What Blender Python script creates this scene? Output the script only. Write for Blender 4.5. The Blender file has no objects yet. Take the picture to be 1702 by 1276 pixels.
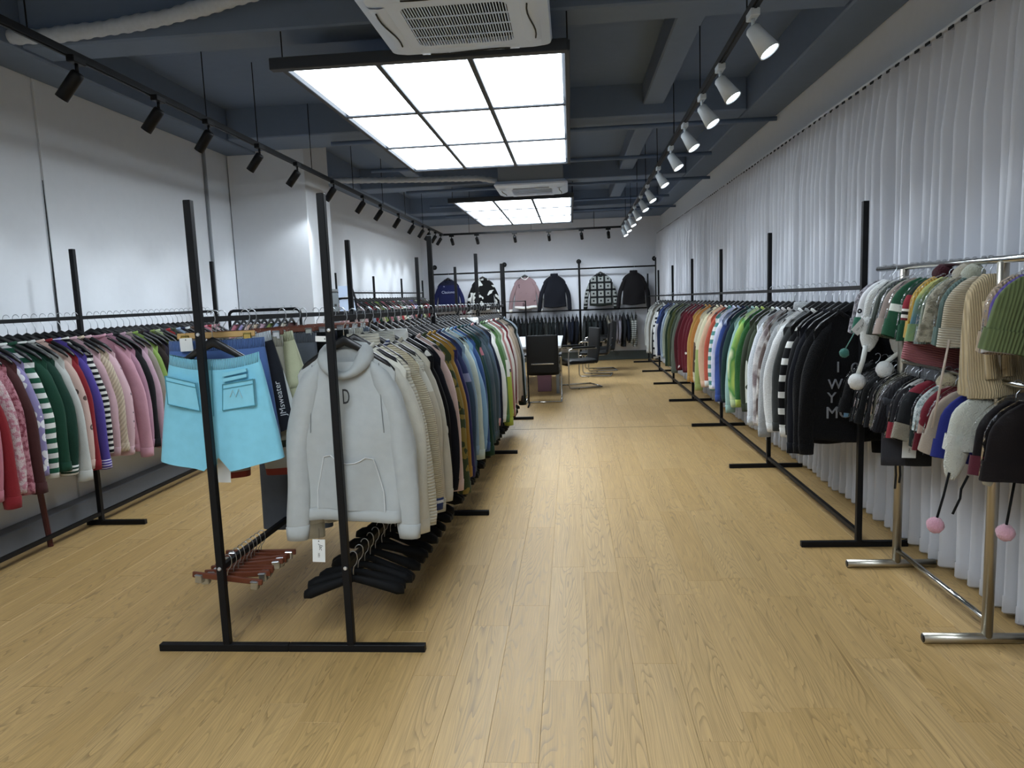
import bpy, math, random
from mathutils import Vector, Matrix
R = random.Random(7)
pi = math.pi
scene = bpy.context.scene
COL = scene.collection

# ------------------------------------------------------------------ camera
cam_d = bpy.data.cameras.new('camera'); cam = bpy.data.objects.new('camera', cam_d); COL.objects.link(cam)
cam_d.sensor_width = 36.0; cam_d.sensor_fit = 'HORIZONTAL'
cam_d.lens = 1191.8 / 1702 * 36.0
cr = Vector((0.995992534662932, 0.08104007870773669, -0.037833537222311135))
cu = Vector((0.027514305323853825, 0.12486375986530338, 0.9917923192255754))
cf = Vector((-0.08509896531835101, 0.9888587093793246, -0.12213361120675338))
cam.matrix_world = Matrix(((cr.x, cu.x, -cf.x, 0), (cr.y, cu.y, -cf.y, 0), (cr.z, cu.z, -cf.z, 1.55), (0, 0, 0, 1)))
cam_d.clip_start = 0.05; cam_d.clip_end = 100
scene.camera = cam

# ------------------------------------------------------------------ world, exposure
world = bpy.data.worlds.new('world'); scene.world = world; world.use_nodes = True
world.node_tree.nodes['Background'].inputs[0].default_value = (0.5, 0.58, 0.7, 1)
world.node_tree.nodes['Background'].inputs[1].default_value = 0.02
vs = scene.view_settings
vs.view_transform = 'Standard'; vs.look = 'None'; vs.exposure = 0.1; vs.gamma = 1.0; vs.use_curve_mapping = False
PANEL_E = 9.4          # radiance of the lit ceiling panels
SPOT_W = 33.0          # watts of one track spotlight
LIGHT_COL = (0.82, 0.915, 1.0)

# ------------------------------------------------------------------ small helpers
def lin(h, k=1.0):
    h = h.lstrip('#'); o = []
    for i in (0, 2, 4):
        c = int(h[i:i+2], 16) / 255
        o.append(min(1, k * (c / 12.92 if c <= 0.04045 else ((c + 0.055) / 1.055) ** 2.4)))
    return (o[0], o[1], o[2], 1)

class MB:
    def __init__(s): s.v = []; s.f = []
    def add(s, vs_, fs):
        n = len(s.v); s.v += [tuple(v) for v in vs_]; s.f += [tuple(i + n for i in f) for f in fs]; return s
    def box(s, x0, x1, y0, y1, z0, z1):
        return s.add([(x0,y0,z0),(x1,y0,z0),(x1,y1,z0),(x0,y1,z0),(x0,y0,z1),(x1,y0,z1),(x1,y1,z1),(x0,y1,z1)],
                     [(3,2,1,0),(4,5,6,7),(0,1,5,4),(1,2,6,5),(2,3,7,6),(3,0,4,7)])
    def bbox(s, x0, x1, y0, y1, z0, z1, b=0.004):
        # box with chamfered edges
        v = []; f = []
        X = (x0, x1); Y = (y0, y1); Z = (z0, z1); idx = {}
        for i in (0,1):
            for j in (0,1):
                for k in (0,1):
                    sx, sy, sz = 1-2*i, 1-2*j, 1-2*k
                    for ax in range(3):
                        p = [X[i]+sx*b, Y[j]+sy*b, Z[k]+sz*b]; p[ax] -= (sx, sy, sz)[ax]*b
                        idx[i,j,k,ax] = len(v); v.append(tuple(p))
        for i in (0,1):
            q = [idx[i,0,0,0], idx[i,1,0,0], idx[i,1,1,0], idx[i,0,1,0]]; f.append(q[::-1] if i == 0 else q)
            q = [idx[0,i,0,1], idx[1,i,0,1], idx[1,i,1,1], idx[0,i,1,1]]; f.append(q if i == 0 else q[::-1])
            q = [idx[0,0,i,2], idx[1,0,i,2], idx[1,1,i,2], idx[0,1,i,2]]; f.append(q[::-1] if i == 0 else q)
        for i in (0,1):
            for j in (0,1):
                f.append((idx[i,j,0,0], idx[i,j,1,0], idx[i,j,1,1], idx[i,j,0,1]))
                f.append((idx[i,0,j,0], idx[i,1,j,0], idx[i,1,j,2], idx[i,0,j,2]))
                f.append((idx[0,i,j,1], idx[1,i,j,1], idx[1,i,j,2], idx[0,i,j,2]))
                for k in (0,1): f.append((idx[i,j,k,0], idx[i,j,k,1], idx[i,j,k,2]))
        return s.add(v, f)
    def loft(s, rings, cap0=True, cap1=True, closed=True):
        n = len(rings[0]); v = [p for r in rings for p in r]; f = []
        m = n if closed else n - 1
        for i in range(len(rings) - 1):
            for j in range(m):
                k = (j + 1) % n
                f.append((i*n+j, i*n+k, (i+1)*n+k, (i+1)*n+j))
        if cap0: f.append(tuple(range(n))[::-1])
        if cap1: f.append(tuple((len(rings)-1)*n + j for j in range(n)))
        return s.add(v, f)
    def tube(s, pts, r, n=8, cap=True, sy=1.0):
        pts = [Vector(p) for p in pts]; rings = []; prev = None
        rs = r if isinstance(r, (list, tuple)) else [r] * len(pts)
        for i, p in enumerate(pts):
            t = (pts[min(i+1, len(pts)-1)] - pts[max(i-1, 0)]).normalized()
            if prev is None:
                a = Vector((0,0,1)) if abs(t.z) < 0.9 else Vector((0,1,0))
                u = t.cross(a).normalized()
            else:
                u = (prev - t * prev.dot(t)).normalized()
            prev = u; w = t.cross(u)
            rings.append([p + (u*math.cos(2*pi*k/n) + w*math.sin(2*pi*k/n)*sy) * rs[i] for k in range(n)])
        return s.loft(rings, cap, cap)
    def lathe(s, prof, axis_o=(0,0,0), axis=(0,0,1), n=16, cap=True):
        a = Vector(axis).normalized(); b = Vector((1,0,0)) if abs(a.x) < .9 else Vector((0,1,0))
        u = a.cross(b).normalized(); w = a.cross(u); o = Vector(axis_o)
        return s.loft([[o + a*h + (u*math.cos(2*pi*k/n) + w*math.sin(2*pi*k/n))*r for k in range(n)] for r, h in prof], cap, cap)
    def mesh(s, name, smooth=False):
        m = bpy.data.meshes.new(name); m.from_pydata(s.v, [], s.f); m.materials.append(None)
        if smooth: m.polygons.foreach_set('use_smooth', [True]*len(m.polygons))
        m.update(); return m

def obj(name, me, mat, parent=None, loc=None):
    if isinstance(me, MB): me = me.mesh(name)
    o = bpy.data.objects.new(name, me); COL.objects.link(o)
    o.material_slots[0].link = 'OBJECT'; o.material_slots[0].material = mat
    if parent: o.parent = parent
    if loc: o.location = loc
    return o
def sobj(name, mb, mat, parent=None, loc=None): return obj(name, mb.mesh(name, True), mat, parent, loc)
def tag(o, label, cat, group=None):
    o['label'] = label; o['category'] = cat
    if group: o['group'] = group
    return o
def thing(name, label, cat, loc=(0,0,0), rz=0, group=None):
    o = bpy.data.objects.new(name, None); COL.objects.link(o); o.location = loc; o.rotation_euler = (0,0,rz)
    o.empty_display_size = 0.05
    return tag(o, label, cat, group)
def struct(name, mb, mat, parent=None, label=None, smooth=False):
    o = obj(name, mb.mesh(name, smooth), mat, parent)
    if not parent: o['kind'] = 'structure'
    if label: o['label'] = label
    return o
def nth(n):
    return '%d%s' % (n, 'th' if 10 <= n % 100 <= 20 else {1:'st',2:'nd',3:'rd'}.get(n % 10, 'th'))

# ------------------------------------------------------------------ materials
MATS = {}
def new_mat(name):
    m = bpy.data.materials.new(name); m.use_nodes = True
    return m, m.node_tree.nodes, m.node_tree.links, m.node_tree.nodes['Principled BSDF']
def simple(name, col, rough=0.5, metal=0.0, bump=0, bscale=60, var=0.0, spec=None):
    if name in MATS: return MATS[name]
    m, N, L, b = new_mat(name)
    c = lin(col) if isinstance(col, str) else col
    b.inputs['Base Color'].default_value = c; b.inputs['Roughness'].default_value = rough; b.inputs['Metallic'].default_value = metal
    if spec is not None: b.inputs['Specular IOR Level'].default_value = spec
    if bump or var:
        tc = N.new('ShaderNodeTexCoord'); nz = N.new('ShaderNodeTexNoise'); nz.inputs['Scale'].default_value = bscale; nz.inputs['Detail'].default_value = 4
        L.new(tc.outputs['Object'], nz.inputs['Vector'])
        if bump:
            bp = N.new('ShaderNodeBump'); bp.inputs['Strength'].default_value = bump; bp.inputs['Distance'].default_value = 0.01
            L.new(nz.outputs['Fac'], bp.inputs['Height']); L.new(bp.outputs[0], b.inputs['Normal'])
        if var:
            mx = N.new('ShaderNodeMix'); mx.data_type = 'RGBA'
            mx.inputs[6].default_value = tuple(x*(1-var) for x in c[:3]) + (1,); mx.inputs[7].default_value = tuple(min(1, x*(1+var)) for x in c[:3]) + (1,)
            L.new(nz.outputs['Fac'], mx.inputs[0]); L.new(mx.outputs[2], b.inputs['Base Color'])
    MATS[name] = m; return m
def emit(name, col, e):
    m, N, L, b = new_mat(name); b.inputs['Base Color'].default_value = (0.8,0.8,0.8,1)
    b.inputs['Emission Color'].default_value = tuple(col) + (1,); b.inputs['Emission Strength'].default_value = e
    MATS[name] = m; return m

def wood_floor():
    m, N, L, b = new_mat('oak_floor')
    def n(t, **k):
        x = N.new(t)
        for a, v in k.items(): setattr(x, a, v)
        return x
    geo = n('ShaderNodeTexCoord'); oi = n('ShaderNodeObjectInfo')
    mp = n('ShaderNodeMapping'); mp.inputs['Scale'].default_value = (9.0, 0.72, 1)
    add = n('ShaderNodeVectorMath', operation='ADD'); mul = n('ShaderNodeVectorMath', operation='SCALE')
    L.new(geo.outputs['Object'], mp.inputs['Vector'])
    cmb = n('ShaderNodeCombineXYZ'); L.new(oi.outputs['Random'], cmb.inputs['Z']); L.new(oi.outputs['Random'], cmb.inputs['Y'])
    L.new(cmb.outputs[0], mul.inputs[0]); mul.inputs['Scale'].default_value = 37.0
    L.new(mp.outputs[0], add.inputs[0]); L.new(mul.outputs[0], add.inputs[1])
    n1 = n('ShaderNodeTexNoise'); n1.inputs['Scale'].default_value = 1.0; n1.inputs['Detail'].default_value = 1.8; n1.inputs['Roughness'].default_value = 0.35; n1.inputs['Distortion'].default_value = 0.15
    L.new(add.outputs[0], n1.inputs['Vector'])
    # contour lines of a stretched noise: cathedral grain
    k = n('ShaderNodeMath', operation='MULTIPLY'); k.inputs[1].default_value = 33.0; L.new(n1.outputs['Fac'], k.inputs[0])
    fr = n('ShaderNodeMath', operation='FRACT'); L.new(k.outputs[0], fr.inputs[0])
    rp = n('ShaderNodeValToRGB'); e = rp.color_ramp.elements
    e[0].position = 0.0; e[0].color = (0.45, 0.40, 0.33, 1); e[1].position = 1.0; e[1].color = (1.0, 1.0, 1.0, 1)
    for p, c in ((0.12, 0.60), (0.34, 0.92), (0.70, 0.97), (0.9, 1.0)):
        q = rp.color_ramp.elements.new(p); q.color = (c, c, c, 1)
    L.new(fr.outputs[0], rp.inputs[0])
    # fine pores
    mp2 = n('ShaderNodeMapping'); mp2.inputs['Scale'].default_value = (190, 3.2, 1)
    L.new(geo.outputs['Object'], mp2.inputs['Vector'])
    add2 = n('ShaderNodeVectorMath', operation='ADD'); L.new(mp2.outputs[0], add2.inputs[0]); L.new(mul.outputs[0], add2.inputs[1])
    n2 = n('ShaderNodeTexNoise'); n2.inputs['Scale'].default_value = 1.0; n2.inputs['Detail'].default_value = 3; L.new(add2.outputs[0], n2.inputs['Vector'])
    # how strong the grain is, patchy
    n3 = n('ShaderNodeTexNoise'); n3.inputs['Scale'].default_value = 0.9; n3.inputs['Detail'].default_value = 1
    add3 = n('ShaderNodeVectorMath', operation='ADD'); add3.inputs[1].default_value = (5.3, 8.1, 2.2); L.new(add.outputs[0], add3.inputs[0]); L.new(add3.outputs[0], n3.inputs['Vector'])
    st = n('ShaderNodeMapRange'); st.inputs[1].default_value = 0.36; st.inputs[2].default_value = 0.62; st.inputs[3].default_value = 0.22; st.inputs[4].default_value = 0.80
    L.new(n3.outputs['Fac'], st.inputs[0])
    base = n('ShaderNodeMix', data_type='RGBA'); base.inputs[6].default_value = lin('#b0905c'); base.inputs[7].default_value = lin('#b99a68')
    L.new(oi.outputs['Random'], base.inputs[0])
    pore = n('ShaderNodeMix', data_type='RGBA', blend_type='OVERLAY'); pore.inputs[0].default_value = 0.38
    L.new(base.outputs[2], pore.inputs[6]); L.new(n2.outputs['Fac'], pore.inputs[7])
    gr = n('ShaderNodeMix', data_type='RGBA', blend_type='MULTIPLY')
    L.new(st.outputs[0], gr.inputs[0]); L.new(pore.outputs[2], gr.inputs[6]); L.new(rp.outputs[0], gr.inputs[7])
    L.new(gr.outputs[2], b.inputs['Base Color'])
    ro = n('ShaderNodeMapRange'); ro.inputs[3].default_value = 0.34; ro.inputs[4].default_value = 0.5; L.new(rp.outputs[0], ro.inputs[0]); L.new(ro.outputs[0], b.inputs['Roughness'])
    bp = n('ShaderNodeBump'); bp.inputs['Strength'].default_value = 0.12; bp.inputs['Distance'].default_value = 0.002
    L.new(rp.outputs[0], bp.inputs['Height']); L.new(bp.outputs[0], b.inputs['Normal'])
    b.inputs['Specular IOR Level'].default_value = 0.45
    return m

FAB = {}
def cloth_col(h):
    c = lin(h); l = 0.3*c[0] + 0.6*c[1] + 0.1*c[2]
    k = 0.74 + 0.18*min(1, l/0.4)
    return tuple((l + (x-l)*0.92)*k for x in c[:3]) + (1,)
def fabric(spec):
    """spec = (kind, colours...) -> procedural cloth material in garment coordinates"""
    if spec in FAB: return FAB[spec]
    kind = spec[0]; cols = [cloth_col(c) for c in spec[1:] if isinstance(c, str)]; nums = [c for c in spec[1:] if not isinstance(c, str)]
    m, N, L, b = new_mat('cloth_%s_%d' % (kind, len(FAB)))
    b.inputs['Roughness'].default_value = 0.85; b.inputs['Specular IOR Level'].default_value = 0.2
    try: b.inputs['Sheen Weight'].default_value = 0.02 + 0.13*min(1, 3*sum(cols[0][:3])/3); b.inputs['Sheen Roughness'].default_value = 0.5
    except KeyError: pass
    tc = N.new('ShaderNodeTexCoord'); V = tc.outputs['Object']
    def noise(s, d=3, sc=(1,1,1), dist=0.0):
        mp = N.new('ShaderNodeMapping'); mp.inputs['Scale'].default_value = sc; L.new(V, mp.inputs['Vector'])
        x = N.new('ShaderNodeTexNoise'); x.inputs['Scale'].default_value = s; x.inputs['Detail'].default_value = d; x.inputs['Distortion'].default_value = dist
        L.new(mp.outputs[0], x.inputs['Vector']); return x.outputs['Fac']
    def wave(s, direction='Z', dist=0.4):
        x = N.new('ShaderNodeTexWave'); x.bands_direction = direction; x.inputs['Scale'].default_value = s; x.inputs['Distortion'].default_value = dist
        x.inputs['Detail Scale'].default_value = 3; L.new(V, x.inputs['Vector']); return x.outputs['Fac']
    def ramp(fac, stops, const=True):
        r = N.new('ShaderNodeValToRGB'); r.color_ramp.interpolation = 'CONSTANT' if const else 'LINEAR'
        e = r.color_ramp.elements; e[0].position = stops[0][0]; e[0].color = stops[0][1]; e[1].position = stops[1][0]; e[1].color = stops[1][1]
        for p, c in stops[2:]:
            q = e.new(p); q.color = c
        L.new(fac, r.inputs[0]); return r.outputs[0]
    def axis(a):
        s = N.new('ShaderNodeSeparateXYZ'); L.new(V, s.inputs[0]); return s.outputs[a]
    def math_(op, a, bb=0.0):
        x = N.new('ShaderNodeMath'); x.operation = op
        for i, q in enumerate((a, bb)):
            if isinstance(q, (int, float)): x.inputs[i].default_value = q
            else: L.new(q, x.inputs[i])
        return x.outputs[0]
    c0 = cols[0]; c1 = cols[1] if len(cols) > 1 else c0; c2 = cols[2] if len(cols) > 2 else c1
    bump_h = None; bs = 0.25; bd = 0.004
    if kind == 'str':
        f = math_('FRACT', math_('MULTIPLY', axis('Z'), nums[0])); col = ramp(f, [(0, c0), (nums[1] if len(nums) > 1 else 0.5, c1)])
    elif kind == 'spot':
        col = ramp(noise(nums[0], 1.5), [(0, c0), (nums[1] if len(nums) > 1 else 0.52, c1)])
    elif kind == 'flow':
        v = N.new('ShaderNodeTexVoronoi'); v.inputs['Scale'].default_value = nums[0]; L.new(V, v.inputs['Vector'])
        col = ramp(v.outputs['Distance'], [(0, c2), (0.12, c1), (nums[1] if len(nums) > 1 else 0.34, c0)])
    elif kind == 'dye':
        col = ramp(noise(nums[0] if nums else 5, 2, (1,1,0.5), 0.6), [(0.36, c0), (0.5, c1), (0.64, c2)], False)
    elif kind == 'chk':
        s = nums[0]; fx = math_('FRACT', math_('ADD', math_('MULTIPLY', axis('X'), s), 0.5)); fz = math_('FRACT', math_('MULTIPLY', axis('Z'), s))
        ax_ = math_('ABSOLUTE', math_('SUBTRACT', fx, 0.5)); az = math_('ABSOLUTE', math_('SUBTRACT', fz, 0.5))
        d = math_('MAXIMUM', ax_, az); col = ramp(d, [(0, c0), (0.12, c1), (0.36, c0)])
    elif kind == 'blk':
        st = [(0, c0), (0.5, c1)]
        f = math_('ADD', math_('MULTIPLY', axis('Z'), -1.0), 0.0)
        st = [(0, c0)] + [(p, cols[i+1]) for i, p in enumerate(nums)]
        col = ramp(f, st)
    elif kind == 'side':
        f = math_('ADD', axis('X'), 0.5); col = ramp(f, [(0, c0), (nums[0], c1)] + ([(nums[1], c2)] if len(nums) > 1 else []))
    elif kind == 'furs':
        col = ramp(noise(nums[0], 2), [(0.4, c0), (0.56, c1)], False)
    else:
        mx = N.new('ShaderNodeMix'); mx.data_type = 'RGBA'; k = 0.10
        mx.inputs[6].default_value = tuple(x*(1-k) for x in c0[:3]) + (1,); mx.inputs[7].default_value = tuple(min(1, x*(1+k)) for x in c0[:3]) + (1,)
        L.new(noise(22, 4), mx.inputs[0]); col = mx.outputs[2]
    if kind == 'ribv':
        bump_h = wave(nums[0] if nums else 22, 'X', 0.2); bs = 0.9
    elif kind == 'ribh':
        bump_h = wave(nums[0] if nums else 26, 'Z', 0.6); bs = 0.9
    elif kind == 'cable':
        bump_h = wave(18, 'DIAGONAL', 1.5); bs = 0.9
    elif kind in ('fuz', 'furs'):
        bump_h = noise(170, 4); bs = 0.9; bd = 0.01
        b.inputs['Sheen Weight'].default_value = 0.03 + 0.3*min(1, 3*sum(cols[0][:3])/3)
    elif kind == 'jersey':
        bump_h = noise(300, 2); bs = 0.1
    else:
        bump_h = noise(240, 2, (1, 1, 0.6)); bs = 0.35
    if kind in ('ribv', 'ribh', 'cable'):
        mx2 = N.new('ShaderNodeMix'); mx2.data_type = 'RGBA'; mx2.blend_type = 'MULTIPLY'; mx2.inputs[0].default_value = 0.28
        L.new(col, mx2.inputs[6]); L.new(bump_h, mx2.inputs[7]); col = mx2.outputs[2]
    L.new(col, b.inputs['Base Color'])
    bp = N.new('ShaderNodeBump'); bp.inputs['Strength'].default_value = bs; bp.inputs['Distance'].default_value = bd
    L.new(bump_h, bp.inputs['Height']); L.new(bp.outputs[0], b.inputs['Normal'])
    FAB[spec] = m; return m

M_BLACK = simple('black_steel', '#0c0d10', 0.5, 0.0, 0.05, 80, spec=0.22)
M_BLKPL = simple('black_plastic', '#0f1013', 0.35)
M_DKRED = simple('dark_red_steel', '#4a1a18', 0.5, var=0.15)
M_CHROME = simple('chrome', '#c9c9c6', 0.16, 1.0)
M_HOOK = simple('hook_steel', '#b9bdc2', 0.3, 1.0)
M_TUBE = simple('brushed_steel', '#b9b4a8', 0.34, 1.0, 0.03, 200)
M_BOLT = simple('bolt_steel', '#d4d6d8', 0.3, 0.7)
M_WALL = simple('white_plaster', '#d9dce0', 0.75, 0, 0.06, 14, 0.03)
M_WALLB = simple('back_plaster', '#d6d9e0', 0.75, 0, 0.06, 14, 0.03)
M_CEIL = simple('navy_ceiling_paint', '#64758f', 0.8, 0, 0.08, 10, 0.06)
M_BEAM = simple('navy_beam_paint', '#6b7a90', 0.8, 0, 0.08, 10, 0.06)
M_SKIRT = simple('grey_skirting', '#6d7178', 0.6, 0, 0.03, 30, 0.05)
M_SKIRTB = simple('dark_grey_skirting', '#4a5250', 0.6, 0, 0.03, 30, 0.05)
M_GAP = simple('dark_gap', '#15171a', 0.9)
M_WHITE = simple('white_plastic', '#cfe0fa', 0.4)
M_OFFW = simple('cream_plastic', '#bfc8cf', 0.45)
M_GREYP = simple('grey_metal', '#8a9095', 0.5, 0.2)
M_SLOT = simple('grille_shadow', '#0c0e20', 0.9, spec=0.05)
M_HOSE = simple('white_lagging', '#b4bcc6', 0.6, 0, 0.3, 40, 0.12)
M_TAG = simple('white_card', '#d6d8d6', 0.6)
M_INK = simple('black_ink', '#1c1e20', 0.7)
M_LEATHER = simple('black_leather', '#0b0d0f', 0.5, 0, 0.15, 120, spec=0.3)
M_WOODL = simple('pale_wood', '#b9955c', 0.45, 0, 0.05, 60, 0.1)
M_WOODB = simple('brown_wood', '#5e2f1d', 0.4, 0, 0.05, 60, 0.15)
M_BRASS = simple('brass_clip', '#b9a15e', 0.3, 1.0)
M_TABLE = simple('white_laminate', '#d2d4d6', 0.3)
M_FLOOR = wood_floor()
M_PANEL = emit('lit_panel', LIGHT_COL, PANEL_E)
M_LENS = emit('spot_lens', LIGHT_COL, 14.0)
M_STRIP = simple('joint_strip', '#a08c66', 0.4)

# ================================================================== THE SETTING
XL, XR, YB, YF, ZC = -3.76, 2.06, 16.6, -3.4, 3.52
# ---- floor: planks of 0.18 x 1.22 m laid along the room
floor = struct('floor', MB().box(XL-0.3, XR+0.2, YF-0.2, YB+0.2, -0.06, -0.0035), simple('floor_joint', '#9a7d52', 0.8), label='pale oak plank floor')
PW, PL = 0.183, 1.22
pl_me = MB().bbox(-PW/2+0.0003, PW/2-0.0003, -PL/2+0.0003, PL/2-0.0003, -0.012, 0.0, 0.0007).mesh('plank')
cells = []
nc = int((XR+0.1 - XL) / PW) + 2
for i in range(nc):
    x = XL - 0.05 + (i + 0.5) * PW
    off = R.random() * PL
    y = YF - off
    while y < YB:
        cells.append((x, y + PL/2)); y += PL
vis = [c for c in cells if c[1] > 1.3]
vis.sort(key=lambda c: c[1] + 0.15*abs(c[0] + 0.2))
single = set(vis[:296])
rest = MB()
for c in cells:
    if c in single: obj('plank', pl_me, M_FLOOR, floor, (c[0], c[1], 0.0))
    else:
        rest.add([(v.co.x + c[0], v.co.y + c[1], v.co.z) for v in pl_me.vertices], [tuple(p.vertices) for p in pl_me.polygons])
ro = obj('distant_planks', rest, M_FLOOR, floor); ro['kind'] = 'stuff'
struct('trim_1', MB().bbox(-0.75, 1.5, 8.2, 8.215, 0.0, 0.003, 0.001), M_STRIP, label='thin joint strip across the plank floor')

# ---- walls
lw = MB()
lw.box(XL-0.2, XL, YF, 4.985, 0, ZC)          # first stretch
lw.box(XL-0.2, XL-0.015, 4.985, 5.02, 0, ZC)
lw.box(XL-0.2, XL, 5.02, 7.36, 0, ZC)
lw.box(XL-0.2, XL-0.02, 7.36, 7.385, 0, ZC)
lw.box(XL-0.2, XL, 7.385, 8.7, 0, ZC)
lw.box(XL-0.2, -3.42, 8.7, YB, 0, ZC)
struct('wall_left', lw, M_WALL, label='white plaster wall with grooves')
struct('trim_2', MB().add([(XL+0.001,4.99,1.0),(XL+0.001,5.03,1.0),(XL+0.001,5.018,1.6),(XL+0.001,5.008,2.5),(XL+0.001,5.0,2.5),(XL+0.001,4.995,1.6)], [(0,1,2,3,4,5)]), M_GAP, label='dark tapering gap in white wall')
struct('wall_pier', MB().bbox(-3.75, -2.88, 7.9, 8.69, 0, ZC, 0.004), M_WALL, label='white square pier standing out of the wall')
struct('wall_back', MB().box(XL-0.2, XR+0.2, YB, YB+0.2, 0, ZC), M_WALLB)
struct('wall_right', MB().box(XR, XR+0.2, YF, YB, 0, ZC), M_WALL)
struct('wall_front', MB().box(XL-0.2, XR+0.2, YF-0.2, YF, 0, ZC), M_WALL)
struct('trim_3', MB().bbox(XL+0.002, XL+0.03, 7.355, 7.385, 0.2, 3.2, 0.004), M_GREYP, label='grey vertical joint cover on white wall')
struct('trim_4', MB().bbox(-3.42, -3.385, 10.05, 10.10, 0.2, 3.2, 0.004), M_GREYP, label='grey vertical joint cover past the pier')
# skirting: grey trunking box along the left wall
struct('baseboard_left', MB().bbox(XL, XL+0.12, YF, 7.9, 0.0, 0.16, 0.008), M_SKIRT, label='grey skirting trunking along the white wall')
struct('baseboard_left_far', MB().bbox(-3.42, -3.39, 8.7, YB, 0, 0.15, 0.005), M_SKIRT, label='grey skirting past the pier')
struct('baseboard_back', MB().bbox(-3.4, XR, YB-0.03, YB, 0, 0.2, 0.005), M_SKIRTB, label='dark grey skirting under the hanging rail')
struct('baseboard_right', MB().bbox(XR-0.02, XR, YF, YB, 0, 0.1, 0.004), M_SKIRTB)
# ---- ceiling with beams
struct('ceiling', MB().box(XL-0.2, XR+0.2, YF-0.2, YB+0.2, ZC, ZC+0.15), M_CEIL, label='dark navy painted ceiling slab')
def beam(n, x0, x1, y0, y1, z): struct('ceiling_beam', MB().bbox(x0, x1, y0, y1, z, ZC+0.02, 0.012), M_BEAM, label=n)
beam('navy perimeter beam over the curtain', 1.72, XR, YF, YB, 3.2)
beam('navy perimeter beam over the white wall', XL, -3.42, YF, YB, 3.2)
for k, (a, b_) in enumerate(((-0.2, 0.1), (4.5, 4.78), (7.25, 7.85), (10.9, 11.35), (14.3, 14.75))):
    beam('navy cross beam, %s from the camera end' % nth(k+1), -3.42, 1.72, a, b_, 3.22)
beam('navy perimeter beam over the back wall', -3.42, 1.72, 15.3, YB, 3.2)
beam('navy perimeter beam over the far white wall', -3.42, -3.12, 8.7, 15.3, 3.2)
beam('navy beam along the room right of the light panels', 0.74, 0.94, YF, 4.5, 3.32)
beam('navy beam along the room between first cross beams', 0.74, 0.94, 4.78, 7.25, 3.32)
beam('navy beam along the room past second cross beam', 0.76, 0.96, 7.85, 10.9, 3.32)
beam('navy beam along the room near back wall', 0.78, 0.98, 11.35, 14.3, 3.32)
beam('navy beam along the room left of the light panels', -2.35, -2.15, 7.85, 10.9, 3.32)
# ================================================================== CEILING FIXTURES
def rod(mb, x, y, z0, z1, r=0.004): mb.tube([(x,y,z0),(x,y,z1)], r, 6)
def light_panel(label, x0, x1, y0, y1, z):
    t = thing('ceiling_light', label, 'ceiling light', ((x0+x1)/2, (y0+y1)/2, z), 0, 'suspended light panels')
    w, l = x1-x0, y1-y0; fr = 0.035
    fm = MB()
    fm.bbox(-w/2-fr-0.05, w/2+0.02, -l/2-0.06, -l/2, -0.02, 0.05, 0.004)
    fm.bbox(-w/2-fr, w/2+fr, l/2, l/2+0.04, -0.015, 0.05, 0.004)
    fm.bbox(-w/2-fr, -w/2, -l/2-0.03, l/2+0.04, -0.012, 0.05, 0.004)
    fm.bbox(w/2, w/2+fr, -l/2-0.03, l/2+0.04, -0.012, 0.05, 0.004)
    fm.box(-w/2, w/2, -l/2, l/2, 0.04, 0.05)
    obj('frame', fm, simple('panel_frame', '#2c323a', 0.6), t)
    pm = MB().bbox(-w/6+0.018, w/6-0.018, -l/6+0.016, l/6-0.016, 0.004, 0.03, 0.003).mesh('lit_pane')
    for i in range(3):
        for j in range(3):
            obj('lit_pane', pm, M_PANEL, t, ((i-1)*w/3, (j-1)*l/3, 0))
    for i in (1, 2):
        obj('divider_bar', MB().bbox(-w/2+w*i/3-0.018, -w/2+w*i/3+0.018, -l/2, l/2, -0.012, 0.03, 0.003), MATS['panel_frame'], t)
        obj('cross_bar', MB().bbox(-w/2, w/2, -l/2+l*i/3-0.022, -l/2+l*i/3+0.022, -0.008, 0.03, 0.002), MATS['panel_frame'], t)
    for sx in (-1, 1):
        for sy in (-1, 0, 1):
            m = MB(); rod(m, sx*(w/2+0.02), sy*l/2, 0.05, ZC-z+0.0); obj('suspension_wire', m, M_BLACK, t)
    return t
light_panel('large glowing nine-pane light panel nearest, beside the big cassette unit', -1.72, 0.0, 4.53, 8.25, 3.0)
light_panel('glowing nine-pane light panel further back above the meeting table', -1.74, 0.05, 11.1, 14.95, 3.0)
light_panel('glowing nine-pane light panel overhead behind the viewpoint', -1.71, 0.0, -2.1, 1.6, 3.0)

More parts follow.
